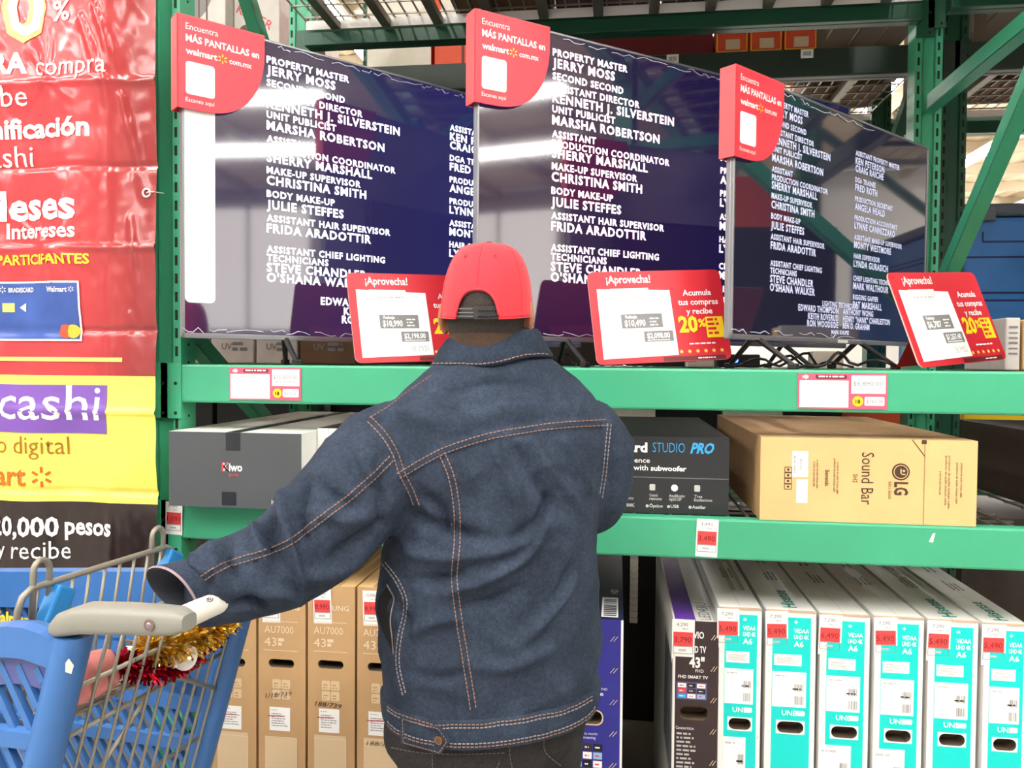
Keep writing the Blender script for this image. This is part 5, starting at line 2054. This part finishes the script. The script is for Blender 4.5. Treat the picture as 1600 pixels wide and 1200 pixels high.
# folds: (polyline in the photo, width in px, height in metres)
FOLDS = [
    ([(700, 925), (760, 905), (812, 872), (852, 828)], 15, .009), ([(735, 872), (790, 858), (826, 834), (835, 800)], 13, .006), ([(812, 1004), (842, 975), (868, 945), (900, 905)], 16, .008),
    ([(718, 945), (770, 938), (815, 915)], 12, -.007), ([(800, 845), (846, 806), (866, 765)], 14, -.007), ([(850, 960), (880, 920), (892, 880)], 14, -.006),
    ([(770, 700), (800, 760), (815, 820)], 16, .005), ([(830, 690), (862, 740), (905, 792)], 15, .006), ([(800, 690), (838, 750), (872, 800)], 12, -.005), ([(880, 680), (905, 730), (925, 770)], 12, .005),
    ([(640, 800), (690, 826), (760, 842)], 18, -.008), ([(630, 860), (690, 872), (745, 868)], 16, .006), ([(640, 905), (690, 905), (725, 895)], 14, -.006), ([(660, 770), (690, 800), (700, 840)], 16, -.008),
    ([(625, 1000), (670, 975), (715, 965)], 14, .005), ([(740, 1040), (800, 1040), (870, 1010)], 20, .005), ([(640, 1050), (690, 1060), (730, 1050)], 14, -.004),
    ([(612, 930), (630, 965), (640, 1010)], 12, -.006), ([(720, 660), (790, 640), (850, 645)], 24, .003), ([(700, 620), (760, 600), (830, 600)], 14, -.003),
    ([(450, 764), (444, 800), (452, 850), (470, 925)], 13, .012), ([(478, 752), (468, 800), (478, 850)], 13, -.011), ([(428, 785), (424, 830), (436, 880)], 13, -.010), ([(500, 735), (520, 760), (560, 780)], 14, .006),
    ([(540, 700), (560, 740), (600, 770)], 16, -.005), ([(395, 815), (400, 850), (418, 890)], 13, .009), ([(358, 838), (356, 872), (372, 910)], 12, -.009), ([(330, 850), (334, 880), (352, 930)], 12, .007),
    ([(480, 900), (530, 890), (575, 860)], 16, .007), ([(470, 940), (440, 925), (400, 930)], 14, .008), ([(420, 955), (400, 940), (360, 945)], 12, -.008), ([(520, 870), (560, 840), (610, 815)], 14, -.007),
    ([(590, 720), (600, 780), (590, 850)], 14, -.006), ([(300, 862), (310, 885), (330, 905)], 10, .006), ([(500, 800), (540, 815), (580, 800)], 18, .005),
]
SEAMS = {
    'yoke': [(622, 744), (660, 722), (700, 702), (760, 683), (820, 672), (880, 664), (952, 660)],
    'arm_left': [(578, 656), (600, 680), (616, 706), (628, 740), (642, 768), (652, 792)],
    'sleeve': [(612, 716), (586, 742), (545, 778), (500, 812), (448, 850), (400, 868), (350, 884), (314, 905)],
    'back_left': [(692, 712), (706, 748), (714, 800), (714, 850), (710, 900), (716, 960), (724, 1010), (732, 1060), (740, 1112)],
    'side': [(600, 880), (622, 910), (634, 945), (624, 1000), (622, 1040), (632, 1085)],
    'right_arm': [(952, 662), (948, 700), (944, 740), (938, 778)],
    'shoulder': [(676, 590), (640, 614), (606, 640), (578, 656)],
}


def dens(pl_, step=4):
    P = spline([Vector((x, y, 0)) for x, y in pl_], 12)
    return [(v.x, v.y) for v in P]


nv = len(me.vertices)
co = np.empty(nv * 3)
me.vertices.foreach_get('co', co)
co = co.reshape(-1, 3)
no = np.empty(nv * 3)
me.vertices.foreach_get('normal', no)
no = no.reshape(-1, 3)
wp = co + np.array(MAN0)
d = wp - np.array(CAM)
wz = d @ np.array(FW)
PXV = 800 + F_PX * (d @ np.array(CR)) / wz
PYV = 600 - F_PX * (d @ np.array(CU)) / wz
facing = np.clip(-(d * no).sum(1) / np.linalg.norm(d, axis=1) * 2.5, 0, 1)
amp = np.zeros(nv)


def segdist(px, py, poly):
    best = np.full(px.shape, 1e9)
    tt = np.zeros(px.shape)
    n = len(poly) - 1
    for i, ((ax, ay), (bx, by)) in enumerate(zip(poly, poly[1:])):
        vx, vy = bx - ax, by - ay
        L2 = vx * vx + vy * vy + 1e-9
        t = np.clip(((px - ax) * vx + (py - ay) * vy) / L2, 0, 1)
        q = np.hypot(px - ax - t * vx, py - ay - t * vy)
        k = q < best
        best[k] = q[k]
        tt[k] = (i + t[k]) / n
    return best, tt


for poly, w, h in FOLDS:
    q, t = segdist(PXV, PYV, dens(poly))
    amp += 2.8 * h * np.exp(-(q / (w * .55)) ** 2) * np.sin(np.clip(t, 0.03, .97) * math.pi) ** .6
for k, poly in SEAMS.items():
    q, t = segdist(PXV, PYV, dens(poly))
    amp += .0022 * np.exp(-(q / 6.0) ** 4) - .0018 * np.exp(-((q - 11) / 5.0) ** 2)
# pocket mouth on the left flank
q, t = segdist(PXV, PYV, dens([(600, 925), (592, 965), (606, 1010)]))
amp -= .010 * np.exp(-(q / 9.0) ** 2)
amp *= facing
for i in range(nv):
    v = Vector(co[i])
    w_ = Vector((v.x + .05 * noise.noise(v * 6), v.y, v.z + .05 * noise.noise(v * 5 + Vector((7, 0, 0)))))
    rid = 1 - abs(noise.noise(Vector((w_.x * 7, w_.y * 7, w_.z * 12))))
    amp[i] += .004 * noise.noise(v * 10) + .002 * noise.noise(v * 27 + Vector((4, 1, 2))) + .005 * (rid ** 5 - .3)
co2 = co + no * amp[:, None]
me.vertices.foreach_set('co', co2.reshape(-1))
me.materials.append(DENIM)
me.polygons.foreach_set('use_smooth', [True] * len(me.polygons))
me.update()
jacket = bpy.data.objects.new('jacket', me)
COL.objects.link(jacket)
jacket.parent = man
jacket['label'] = 'dark blue denim jacket with tan stitching'
bmj = bmesh.new()
bmj.from_mesh(me)
TREE = BVHTree.FromBMesh(bmj)


def hit(px, py, off=.001, back=0.0):
    r = ray(px, py)
    loc, nrm, *_ = TREE.ray_cast(CAM - MAN0, r.normalized())
    if loc is None:
        return None
    return loc + nrm * off, nrm


def offset_poly(P, o):
    out = []
    for i, (x, y) in enumerate(P):
        x0, y0 = P[max(i - 1, 0)]
        x1, y1 = P[min(i + 1, len(P) - 1)]
        L = math.hypot(x1 - x0, y1 - y0) or 1
        out.append((x - (y1 - y0) / L * o, y + (x1 - x0) / L * o))
    return out


def stitch(m, P, mt, dash=4.6, gap=2.0, r=.0009, on=hit):
    """a row of separate stitches lying on the cloth"""
    L = [0]
    for a, b in zip(P, P[1:]):
        L.append(L[-1] + math.dist(a, b))

    def pos(s):
        for i in range(len(P) - 1):
            if s <= L[i + 1]:
                f = (s - L[i]) / max(1e-6, L[i + 1] - L[i])
                return P[i][0] + (P[i + 1][0] - P[i][0]) * f, P[i][1] + (P[i + 1][1] - P[i][1]) * f
        return P[-1]
    s = 0
    while s < L[-1] - dash:
        a, b = on(*pos(s)), on(*pos(s + dash))
        if a and b and (a[0] - b[0]).length < .02:
            m.bar(a[0], b[0], r * 2, r * 1.2, mt, up=a[1])
        s += dash + gap


m = MB()
for k, P in SEAMS.items():
    P = dens(P)
    if k == 'shoulder':
        stitch(m, offset_poly(P, 3), THREAD)
    elif k in ('right_arm', 'side'):
        stitch(m, offset_poly(P, 2.5), THREAD2)
        stitch(m, offset_poly(P, -2.5), THREAD2)
    else:
        for o in (4.2, -4.2):
            stitch(m, offset_poly(P, o), THREAD)
m.build('stitching', jacket)

# dark pocket mouth on his left flank
PKT = mat('pocket_black', (20, 20, 23), .9)
left_ = [(606, 914), (594, 932), (590, 952), (594, 972), (603, 996), (615, 1022)]
right_ = [(606, 914), (616, 934), (612, 955), (611, 975), (614, 998), (616, 1022)]
lp, rp = [], []
for (x0_, y0_), (x1_, y1_) in zip(dens(left_), dens(right_)):
    for L_, x_, y_ in ((lp, x0_, y0_), (rp, x1_, y1_)):
        q = hit(x_, y_, .0016)
        while q is None and x_ < 660:
            x_ += 1
            q = hit(x_, y_, .0016)
        L_.append(q[0])
m = MB()
m.loft([lp, [a.lerp(b, .5) + (a + MAN0 - CAM).normalized() * -.002 for a, b in zip(lp, rp)], rp], PKT, caps=False, closed=False)
pk = m.build('pocket_mouth', jacket, smooth=True)
m = MB()
m.tube(rp, .0013, THREAD2, 5)
m.tube(lp, .0016, DENIM, 5)
m.build('pocket_edge', pk, smooth=True)

# waistband, tab and button
WB = []
for py, g in ((1062, -.010), (1064, -.001), (1068, .0025), (1084, .0045), (1100, .0045), (1106, .002), (1107, -.006)):
    f = (py - 1060) / 44
    WB.append(ring_px(py, 604 + 5 * f, 936 - 9 * f, 1.56, .161 - .004 * f, e=.92, grow=g + .003, n=96))
m = MB()
m.loft(WB, DENIM_B, caps=False)
wb = m.build('waistband', jacket, smooth=True, angle=50)
bmw = bmesh.new()
bmw.from_mesh(wb.data)
TW2 = BVHTree.FromBMesh(bmw)


def hit_wb(px, py, off=.001):
    loc, nrm, *_ = TW2.ray_cast(CAM - MAN0, ray(px, py).normalized())
    if loc is None:
        return None
    if nrm.dot(ray(px, py)) > 0:
        nrm = -nrm
    return loc + nrm * off, nrm


m = MB()
edge = {0: [], 1: []}
for px in range(606, 934, 4):
    ys = []
    for py in range(1040, 1190):
        q = TW2.ray_cast(CAM - MAN0, ray(px, py).normalized())
        j = TREE.ray_cast(CAM - MAN0, ray(px, py).normalized())
        if q[0] is not None and (q[0] + MAN0 - CAM).dot(FW) < 1.66 and (j[0] is None or j[3] > q[3]):
            ys.append(py)
    if ys:
        edge[0].append((px, ys[0] + 7))
        edge[1].append((px, max(y for y in ys) - 5))
for P in edge.values():
    stitch(m, P, THREAD, on=hit_wb)
    stitch(m, [(x, y + 5) for x, y in P] if P is edge[0] else [(x, y - 5) for x, y in P], THREAD2, on=hit_wb)
m.build('waistband_stitching', wb)
lowy = {x: y for x, y in edge[1]}


def edge_y(x, which):
    return min(edge[which], key=lambda q: abs(q[0] - x))[1]


tabx = [(628, 0), (690, 0), (704, .5), (690, 1), (628, 1)]
top, out = [], []
for px, f in tabx:
    y = edge_y(px, 0) + 2 + (edge_y(px, 1) + 12 - edge_y(px, 0) - 2) * f
    h_ = None
    yy = y
    while h_ is None and yy > 1000:
        h_ = hit_wb(px, yy, .0025)
        yy -= 2
    dd = h_[0]
    if yy + 2 != y:                                        # below the band's edge: same depth, further down
        t_ = (dd + MAN0 - CAM).dot(FW)
        dd = atd(px, y, t_) - MAN0
    out.append(dd)
m = MB()
nrm = (out[1] - out[0]).cross(out[3] - out[0]).normalized()
if nrm.dot(FH) > 0:
    nrm = -nrm
q = [v + nrm * .0035 for v in out]
m.add(q + [v - nrm * .003 for v in out], [(0, 1, 2, 3, 4), (9, 8, 7, 6, 5)] + [(i, 5 + i, 5 + (i + 1) % 5, (i + 1) % 5) for i in range(5)], DENIM_B)
cen = sum(q, Vector()) / 5
for a, b in zip(q, q[1:] + q[:1]):
    a2, b2 = a.lerp(cen, .1), b.lerp(cen, .1)
    k = 0
    n = max(1, int((b2 - a2).length / .006))
    for i in range(n):
        m.bar(a2.lerp(b2, (i + .1) / n) + nrm * .0005, a2.lerp(b2, (i + .75) / n) + nrm * .0005, .0014, .0008, THREAD, up=nrm)
tab = m.build('waist_tab', wb)
m = MB()
bc = q[2].lerp(cen, .42) + nrm * .001
m.tube([bc, bc + nrm * .003], [.0085, .0078], COPPER, 18)
m.tube([bc + nrm * .003, bc + nrm * .0036], [.0055, .003], mat('button_rim', (96, 84, 74), .4, metal=.7), 14)
m.build('button', wb)

# collar: a folded band, lower on his left side
m = MB()


def coll(py, l, r, b, g=0.0):
    return ring_px(py, l, r, 1.565, b, grow=g, n=64)


rings = [coll(532, 708, 838, .070, -.004), coll(524, 704, 838, .074, -.002), coll(521, 702, 840, .077, .000), coll(525, 698, 843, .081, .002), coll(542, 688, 850, .090, .004), coll(562, 680, 860, .098, .006), coll(566, 679, 861, .099, .003), coll(560, 684, 856, .094, -.002)]
nr = len(rings[0])
tilt = math.radians(7)
cc = NECK - MAN0
vs = []
for r_ in rings:
    row = []
    for v in r_:
        u = v - cc
        x = u.dot(BL)
        row.append(v + Vector((0, 0, x * math.tan(tilt) + .004 * math.sin(x * 40))))
    vs.append(row)
cut = int(nr * .25)                                          # open at the throat
sel = [i % nr for i in range(cut + 3, cut + nr - 2)]
m.loft([[row[i] for i in sel] for row in vs], DENIM_B, caps=False, closed=False)
coll_o = m.build('collar', jacket, smooth=True)
bmc = bmesh.new()
bmc.from_mesh(coll_o.data)
TC = BVHTree.FromBMesh(bmc)


def hit_c(px, py, off=.0012):
    loc, nrm, *_ = TC.ray_cast(CAM - MAN0, ray(px, py).normalized())
    if loc is None:
        return None
    if nrm.dot(ray(px, py)) > 0:
        nrm = -nrm
    return loc + nrm * off, nrm


m = MB()
P = []
for px in range(676, 866, 3):
    ys = [py for py in range(500, 600) if TC.ray_cast(CAM - MAN0, ray(px, py).normalized())[0] is not None]
    if ys:
        P.append((px, max(ys) - 5))
stitch(m, P, THREAD, on=hit_c)
m.build('collar_stitching', coll_o)

# cuff: the turned sleeve end, open, with its lining showing
m = MB()
c0, c1 = la[-5], la[-1]
ax = ((c1 - c0).normalized() * .8 - FH * .45 - Z * .12).normalized()
side = ax.cross(Z).normalized()
upv = side.cross(ax)
cr = []
for s, rad, up_ in ((-.045, .050, 0), (-.02, .059, .001), (.010, .062, .003), (.030, .064, .005), (.033, .061, .005), (.028, .057, .004), (.0, .052, .001), (-.02, .046, 0)):
    ring = []
    for k in range(40):
        t_ = 2 * math.pi * k / 40
        slant = .018 * math.sin(t_)
        rr_ = rad * (1 + .05 * math.sin(3 * t_ + 1))
        ring.append(c1 - MAN0 + ax * (s + slant * (1 if s > 0 else .3)) + side * (rr_ * math.cos(t_) * .95) + upv * (rr_ * math.sin(t_) * .80 + up_))
    cr.append(ring)
m.loft(cr[:4], DENIM, caps=False)
m.loft(cr[3:5], LINING, caps=False)
m.loft(cr[4:], mat('denim_reverse', (58, 62, 74), .9), caps=False)
m.build('cuff', jacket, smooth=True)

# --- jeans
m1 = MB()
hip = [(1080, 612, 922, 1.57, .145), (1115, 606, 918, 1.57, .148), (1150, 608, 912, 1.57, .142), (1172, 622, 900, 1.57, .120)]
m1.loft([ring_px(*q, e=.9) for q in hip], DENIM)
hc = Vector((0, 0, 0))
shells = [m1]
for s in (-1, 1):
    base = Vector((0, 0, 0)) + BL * (.088 * s) + FH * .01
    leg = MB()
    rings = []
    for z, rx, ry, fwd in ((.83, .095, .135, 0), (.78, .100, .132, 0), (.70, .097, .112, .004), (.58, .086, .094, .012), (.47, .070, .078, .016), (.36, .066, .074, .004), (.22, .060, .068, -.004), (.10, .060, .068, -.004), (.035, .062, .070, -.002)):
        rings.append(ell(base + Vector((0, 0, z)) + BF * fwd, rx, ry, 28))
    leg.loft(rings, DENIM)
    shells.append(leg)
mj = remesh(shells, .0095, 6, 'jeans')
cj = np.empty(len(mj.vertices) * 3)
mj.vertices.foreach_get('co', cj)
cj = cj.reshape(-1, 3)
nj = np.empty(len(mj.vertices) * 3)
mj.vertices.foreach_get('normal', nj)
nj = nj.reshape(-1, 3)
for i in range(len(cj)):
    v = Vector(cj[i])
    cj[i] += nj[i] * (.003 * noise.noise(Vector((v.x * 9, v.y * 9, v.z * 22))) + .002 * noise.noise(v * 31))
mj.vertices.foreach_set('co', cj.reshape(-1))
mj.materials.append(JEANS)
mj.polygons.foreach_set('use_smooth', [True] * len(mj.polygons))
mj.update()
jeans = bpy.data.objects.new('jeans', mj)
COL.objects.link(jeans)
jeans.parent = man
bmq = bmesh.new()
bmq.from_mesh(mj)
TJ = BVHTree.FromBMesh(bmq)


def hit_j(px, py, off=.001):
    loc, nrm, *_ = TJ.ray_cast(CAM - MAN0, ray(px, py).normalized())
    return None if loc is None else (loc + nrm * off, nrm)


m = MB()
JT = mat('jeans_thread', (112, 104, 98), .8)
for P in ([(808, 1140), (796, 1165), (800, 1199), (812, 1230)], [(845, 1140), (870, 1142), (893, 1138)], [(850, 1150), (852, 1175), (880, 1199)], [(612, 1168), (660, 1176), (720, 1178), (790, 1176)], [(676, 1165), (676, 1199), (680, 1240)], [(780, 1190), (760, 1240)]):
    stitch(m, dens(P), JT, r=.0006, on=hit_j)
m.build('jeans_stitching', jeans)
SHOE = mat('dark_shoe', (40, 36, 34), .6)
for s in (-1, 1):
    m = MB()
    c = BL * (.088 * s) + FH * .01
    rings = []
    for f, w, h in ((-.085, .030, .055), (-.06, .038, .075), (0, .042, .08), (.06, .046, .06), (.12, .046, .045), (.165, .036, .034), (.185, .016, .02)):
        o = c + BF * f
        rings.append([o + BL * (w * math.cos(t)) + Vector((0, 0, max(.0, h * .5 + h * .5 * math.sin(t)))) for t in np.linspace(0, 2 * math.pi, 18, endpoint=False)])
    m.loft(rings, SHOE)
    m.build('shoe', man, smooth=True)

# --- body: head with face, neck, trunk, arms and hands as one skin
hcen = atd(761, 470, 1.545) - MAN0                            # centre of the skull
HP = math.radians(-9)
HL = RH * math.cos(HP) + FH * math.sin(HP)
HF = FH * math.cos(HP) - RH * math.sin(HP)
head = MB()
rings = []
for z, a, bf, bb, sh in ((-.145, .030, .030, .020, .055), (-.135, .045, .052, .03, .045), (-.115, .056, .078, .048, .018), (-.085, .064, .090, .072, .005), (-.05, .070, .094, .086, 0), (-.015, .0745, .094, .094, 0),
                         (.02, .073, .090, .092, 0), (.05, .064, .080, .080, 0), (.073, .050, .064, .064, 0), (.087, .034, .043, .044, 0), (.096, .015, .02, .02, 0)):
    ring = []
    for k in range(40):
        t = 2 * math.pi * k / 40
        ct, st = math.cos(t), math.sin(t)
        ring.append(hcen + Vector((0, 0, z)) + HL * (a * ct) + HF * (sh + (bf if st > 0 else bb) * st))
    rings.append(ring)
head.loft(rings, SKIN)
for s in (-1, 1):                                            # ears
    c = hcen + HL * (s * .079) + HF * -.004 + Vector((0, 0, -.028))
    Rm = Matrix((HL, HF, Z)).transposed() @ Matrix.Rotation(s * .42, 3, 'Z') @ Matrix.Rotation(-.15, 3, 'X')
    head.sphere(c + HL * s * .004, (.0085, .019, .033), SKIN, 14, 10, Rm)
    head.sphere(c + HL * s * .002 - Vector((0, 0, .026)), (.008, .010, .013), SKIN, 10, 8, Rm)
fo = lambda f, l, z: hcen + HF * f + HL * l + Vector((0, 0, z))
head.tube([fo(.093, 0, .005), fo(.103, 0, -.018), fo(.114, 0, -.036), fo(.112, 0, -.043), fo(.094, 0, -.05)], [.009, .010, .014, .013, .008], SKIN, 10)
for s in (-1, 1):
    head.sphere(fo(.102, s * .012, -.041), (.008, .009, .007), SKIN, 8, 6)
    head.sphere(fo(.092, s * .03, .018), (.02, .009, .006), SKIN, 10, 6, Matrix((HL, HF, Z)).transposed())
    head.sphere(fo(.080, s * .036, -.035), (.022, .018, .018), SKIN, 10, 6)
head.tube([fo(.086, -.024, -.078), fo(.098, -.01, -.074), fo(.1, 0, -.0755), fo(.098, .01, -.074), fo(.086, .024, -.078)], [.004, .006, .006, .006, .004], SKIN, 8)
head.tube([fo(.085, -.02, -.086), fo(.096, 0, -.088), fo(.085, .02, -.086)], [.004, .0075, .004], SKIN, 8)
head.sphere(fo(.074, 0, -.118), (.024, .02, .018), SKIN, 10, 8)
neck = MB()
neck.tube([hcen + Vector((0, 0, -.03)) - HF * .020, hcen + Vector((0, 0, -.09)) - HF * .012, hcen + Vector((0, 0, -.16)) + HF * .008, hcen + Vector((0, 0, -.24)) + HF * .01], [.062, .060, .057, .058], SKIN, 24)
trunk = MB()
trunk.loft([ring_px(py, l + 26, r - 26, z, b - .034, e=.92) for py, l, r, z, b in TOR[3:]] + [ring_px(1120, 650, 870, 1.57, .095)], SKIN)
parts = [head, neck, trunk, tubecross(la[3:-14], [max(.034, r * .48) for r in lr[3:-14]], 14), tubecross(ra[3:], [max(.03, r * .55) for r in rr[3:]], 14)]
for s in (-1, 1):
    leg = MB()
    base = BL * (.088 * s) + FH * .01
    leg.tube([base + Vector((0, 0, .86)), base + Vector((0, 0, .60)), base + Vector((0, 0, .47)) + BF * .014, base + Vector((0, 0, .25)), base + Vector((0, 0, .06))], [.075, .068, .05, .046, .036], SKIN, 14)
    parts.append(leg)


def hand(wrist, dirv, palm_n, thumb_s, curl, sc=1.0):
    """palm, four bent fingers of different lengths and a thumb off the side of the palm"""
    out = []
    dirv = dirv.normalized()
    palm_n = (palm_n - dirv * palm_n.dot(dirv)).normalized()
    sd = dirv.cross(palm_n).normalized() * thumb_s
    pm = MB()
    rings = []
    for f, w, h in ((-.02, .024, .019), (.01, .029, .017), (.045, .040, .015), (.075, .042, .0135), (.092, .038, .011)):
        rings.append([wrist + dirv * f * sc + sd * (w * math.cos(t)) * sc + palm_n * (h * math.sin(t)) * sc for t in np.linspace(0, 2 * math.pi, 20, endpoint=False)])
    pm.loft(rings, SKIN)
    out.append(pm)
    for i, (L, off) in enumerate(((.070, .030), (.079, .010), (.073, -.010), (.056, -.029))):
        p = wrist + (dirv * .086 + sd * off) * sc
        pts, a = [p - dirv * .02], 0
        pts.append(p)
        for j, fr in enumerate((.45, .30, .25)):
            a += curl[j]
            p = p + (dirv * math.cos(a) + palm_n * math.sin(a)) * (L * fr * sc)
            pts.append(p)
        m_ = MB()
        m_.tube(pts, [.0085, .0092, .0088, .0080, .0066], SKIN, 12)
        m_.sphere(pts[-1], .0066, SKIN, 10, 8)
        out.append(m_)
    p0 = wrist + (dirv * .018 + sd * .022) * sc
    p1 = p0 + (dirv * .026 + sd * .026 + palm_n * .010) * sc
    p2 = p1 + (dirv * .026 + sd * .006 + palm_n * .020) * sc
    p3 = p2 + (dirv * .018 - sd * .006 + palm_n * .018) * sc
    m_ = MB()
    m_.tube([p0, p1, p2, p3], [.013, .0115, .010, .0075], SKIN, 12)
    m_.sphere(p3, .0075, SKIN, 10, 8)
    out.append(m_)
    return out


grip = origin + cf * HX + Vector((-cf.y, cf.x, 0)) * (.175 * -1) + Vector((0, 0, HZ)) - MAN0     # a point on the trolley handle
barv = Vector((-cf.y, cf.x, 0))
wr = la[-1] - MAN0
# the palm lies over the grip, fingers bent down around its far side
hd = (cf + Vector((0, 0, -.12))).normalized()
palm_c = grip + Vector((0, 0, .0175 + .015)) - hd * .078
parts += hand(palm_c, hd, Vector((0, 0, -1)), 1.0, (.95, 1.05, .8))
link = MB()
link.tube([la[-17] - MAN0, la[-13] - MAN0, palm_c + hd * .01], [.036, .030, .025], SKIN, 14)
parts.append(link)
hr = ra[-1] - MAN0
parts += hand(hr, ra[-1] - ra[-4], Vector((0, 0, -1)), -1.0, (.35, .45, .35))
mbdy = remesh(parts, .0042, 4, 'body')
mbdy.materials.append(SKIN)
mbdy.polygons.foreach_set('use_smooth', [True] * len(mbdy.polygons))
body = bpy.data.objects.new('body', mbdy)
COL.objects.link(body)
body.parent = man
EYEW = mat('eye_white', (236, 232, 226), .2)
for s in (-1, 1):
    m = MB()
    m.sphere(fo(.083, s * .031, .0), .0115, EYEW, 14, 10)
    m.sphere(fo(.0915, s * .031, .0), (.005, .005, .005), mat('eye_iris', (50, 32, 22), .2), 10, 8)
    m.build('eye', man, smooth=True)

# --- hair: a close-cropped layer over the back and the sides of the skull
m = MB()
rings = []
NA = 64
for z, a, bb in ((-.088, .0650, .0715), (-.078, .0680, .0775), (-.065, .0705, .0830), (-.04, .0742, .0920), (-.015, .0772, .0965), (.02, .0755, .0940), (.045, .0680, .0850)):
    ring = []
    for k in range(NA + 1):
        t = math.pi + math.radians(-14) + (math.pi + math.radians(28)) * k / NA      # from ear to ear around the back
        ct, st = math.cos(t), math.sin(t)
        fade = .55 + .45 * min(1, (z + .10) / .04)
        drop = -.006 * max(0, -st) ** 6 if z < -.085 else 0
        ring.append(hcen + Vector((0, 0, z + drop)) + HL * ((a + .0014 * fade) * ct) + HF * ((bb + .0014 * fade) * st) + Vector([.0008 * noise.noise(Vector((ct * 60, st * 60, z * 700)))] * 3))
    rings.append(ring)
m.loft(rings[:3], mat('hair_fade_brown', (84, 64, 52), .75, var=.2, vscale=160, bump=.5, bscale=400), caps=False, closed=False)
m.loft(rings[2:], HAIR, caps=False, closed=False)
m.build('hair', man, smooth=True)

# --- cap
caproot = MB()
cz0 = -.030
CH = .140
ca, cb = .0885, .106
open_w, open_h = .46, .25                                     # half angle and share of height of the rear opening
NAZ, NEL = 120, 36
rings = []


def cap_pt(t, v, g=0.0):
    """t: angle from straight back, v: 0 rim .. 1 crown"""
    r = math.cos(v * math.pi / 2) ** .50
    zz = CH * math.sin(v * math.pi / 2) ** 1.08
    lean = .012 * v
    tilt_ = -.012 * math.cos(t) * (1 - v)                     # a little lower at the back
    return hcen + Vector((0, 0, cz0 + zz + tilt_)) + HL * ((ca + g) * r * math.sin(t)) + HF * (-(cb + g) * r * math.cos(t) + lean)


vs, fs = [], []
for j in range(NEL + 1):
    for i in range(NAZ):
        t = -math.pi + 2 * math.pi * i / NAZ
        v0 = 0.0
        if abs(t) < open_w:
            v0 = open_h * math.sqrt(max(0, 1 - (abs(t) / open_w) ** 2.6))
        v = v0 + (1 - v0) * (j / NEL) ** .9
        vs.append(cap_pt(t, min(v, .9995)))
for j in range(NEL):
    for i in range(NAZ):
        a, b = j * NAZ + i, j * NAZ + (i + 1) % NAZ
        fs.append((a, b, b + NAZ, a + NAZ))
m = MB()
m.add(vs, fs, CAPRED)
cap = m.build('cap', man, smooth=True)
cap['label'] = 'red baseball cap with a black strap at the back'
so = cap.modifiers.new('cloth thickness', 'SOLIDIFY')
so.thickness = .002
so.offset = -1
m = MB()
for t0 in (math.pi / 3 * k + math.pi / 6 * 0 for k in range(6)):
    t1 = t0 if abs(t0) > .2 else None
    if t1 is None or abs(t1 - 2 * math.pi) < .2:
        pts = [cap_pt(0, v, .0006) for v in np.linspace(open_h + .05, .985, 22)]
    else:
        pts = [cap_pt(t1, v, .0006) for v in np.linspace(.01, .985, 30)]
    m.tube(pts, .0008, CAPRED, 5)
pts = [cap_pt(t, .004, .0012) for t in np.linspace(open_w + .02, 2 * math.pi - open_w - .02, 90)]
m.tube(pts, .0012, CAPRED, 5)
arch = []
for k in range(50):
    t = -open_w * .995 + 2 * open_w * .995 * k / 49
    arch.append(cap_pt(t, open_h * math.sqrt(max(0, 1 - (abs(t) / open_w) ** 2.6)) + .012, .0008))
m.tube(arch, .0022, CAPRED, 6)
m.build('seam_piping', cap, smooth=True)
m = MB()
m.sphere(hcen + Vector((0, 0, cz0 + CH + .001)) + HF * .012, (.010, .010, .0045), CAPDARK, 16, 8)
m.build('top_button', cap, smooth=True)
for t in (-.42, .42, math.pi - .5, math.pi + .5):
    m = MB()
    c = cap_pt(t, .60, .0007)
    d1_, d2_ = (cap_pt(t + .05, .60, .0007) - c).normalized(), (cap_pt(t, .64, .0007) - c).normalized()
    m.tube([c + (d1_ * math.cos(a) + d2_ * math.sin(a)) * .0032 for a in np.linspace(0, 2 * math.pi, 12, endpoint=False)], .0011, CAPRED, 5, closed=True)
    m.poly([c + (d1_ * math.cos(a) + d2_ * math.sin(a)) * .0026 for a in np.linspace(0, 2 * math.pi, 12, endpoint=False)], CAPDARK)
    m.build('eyelet', cap)
m = MB()
for (v0, v1, ta, tb, g) in ((.012, .115, -.56, .06, -.003), (.004, .122, -.04, .56, -.0015)):
    row = [[cap_pt(t, v0 + (v1 - v0) * k, g) for t in np.linspace(ta, tb, 26)] for k in (0, .5, 1)]
    m.loft(row, STRAP, caps=False, closed=False)
for k in range(7):
    t = .06 + .065 * k
    for v in (.035, .085):
        m.sphere(cap_pt(t, v, -.0005), .0022, STRAP, 8, 6)
for v in (.03, .062, .095):
    m.tube([cap_pt(t, v, -.0022) for t in np.linspace(-.5, -.06, 16)], .0012, mat('strap_edge_grey', (96, 94, 96), .5), 5)
m.build('strap', cap, smooth=True)
m = MB()                                                     # the peak, facing the shelf
vs0, vs1 = [], []
for k in range(25):
    t = math.pi - .95 + 1.9 * k / 24
    p_ = cap_pt(t, .01)
    f = max(0.0, math.cos((t - math.pi) / .95 * math.pi / 2))
    vs0.append(p_)
    vs1.append(p_ + HF * (.072 * f ** .7) + Vector((0, 0, -.012 * f + .004)))
m.loft([vs0, [a.lerp(b, .5) + Vector((0, 0, .004)) for a, b in zip(vs0, vs1)], vs1, [v - Vector((0, 0, .003)) for v in vs1], [v - Vector((0, 0, .003)) for v in vs0]], CAPRED, caps=False, closed=False)
m.build('peak', cap, smooth=True)
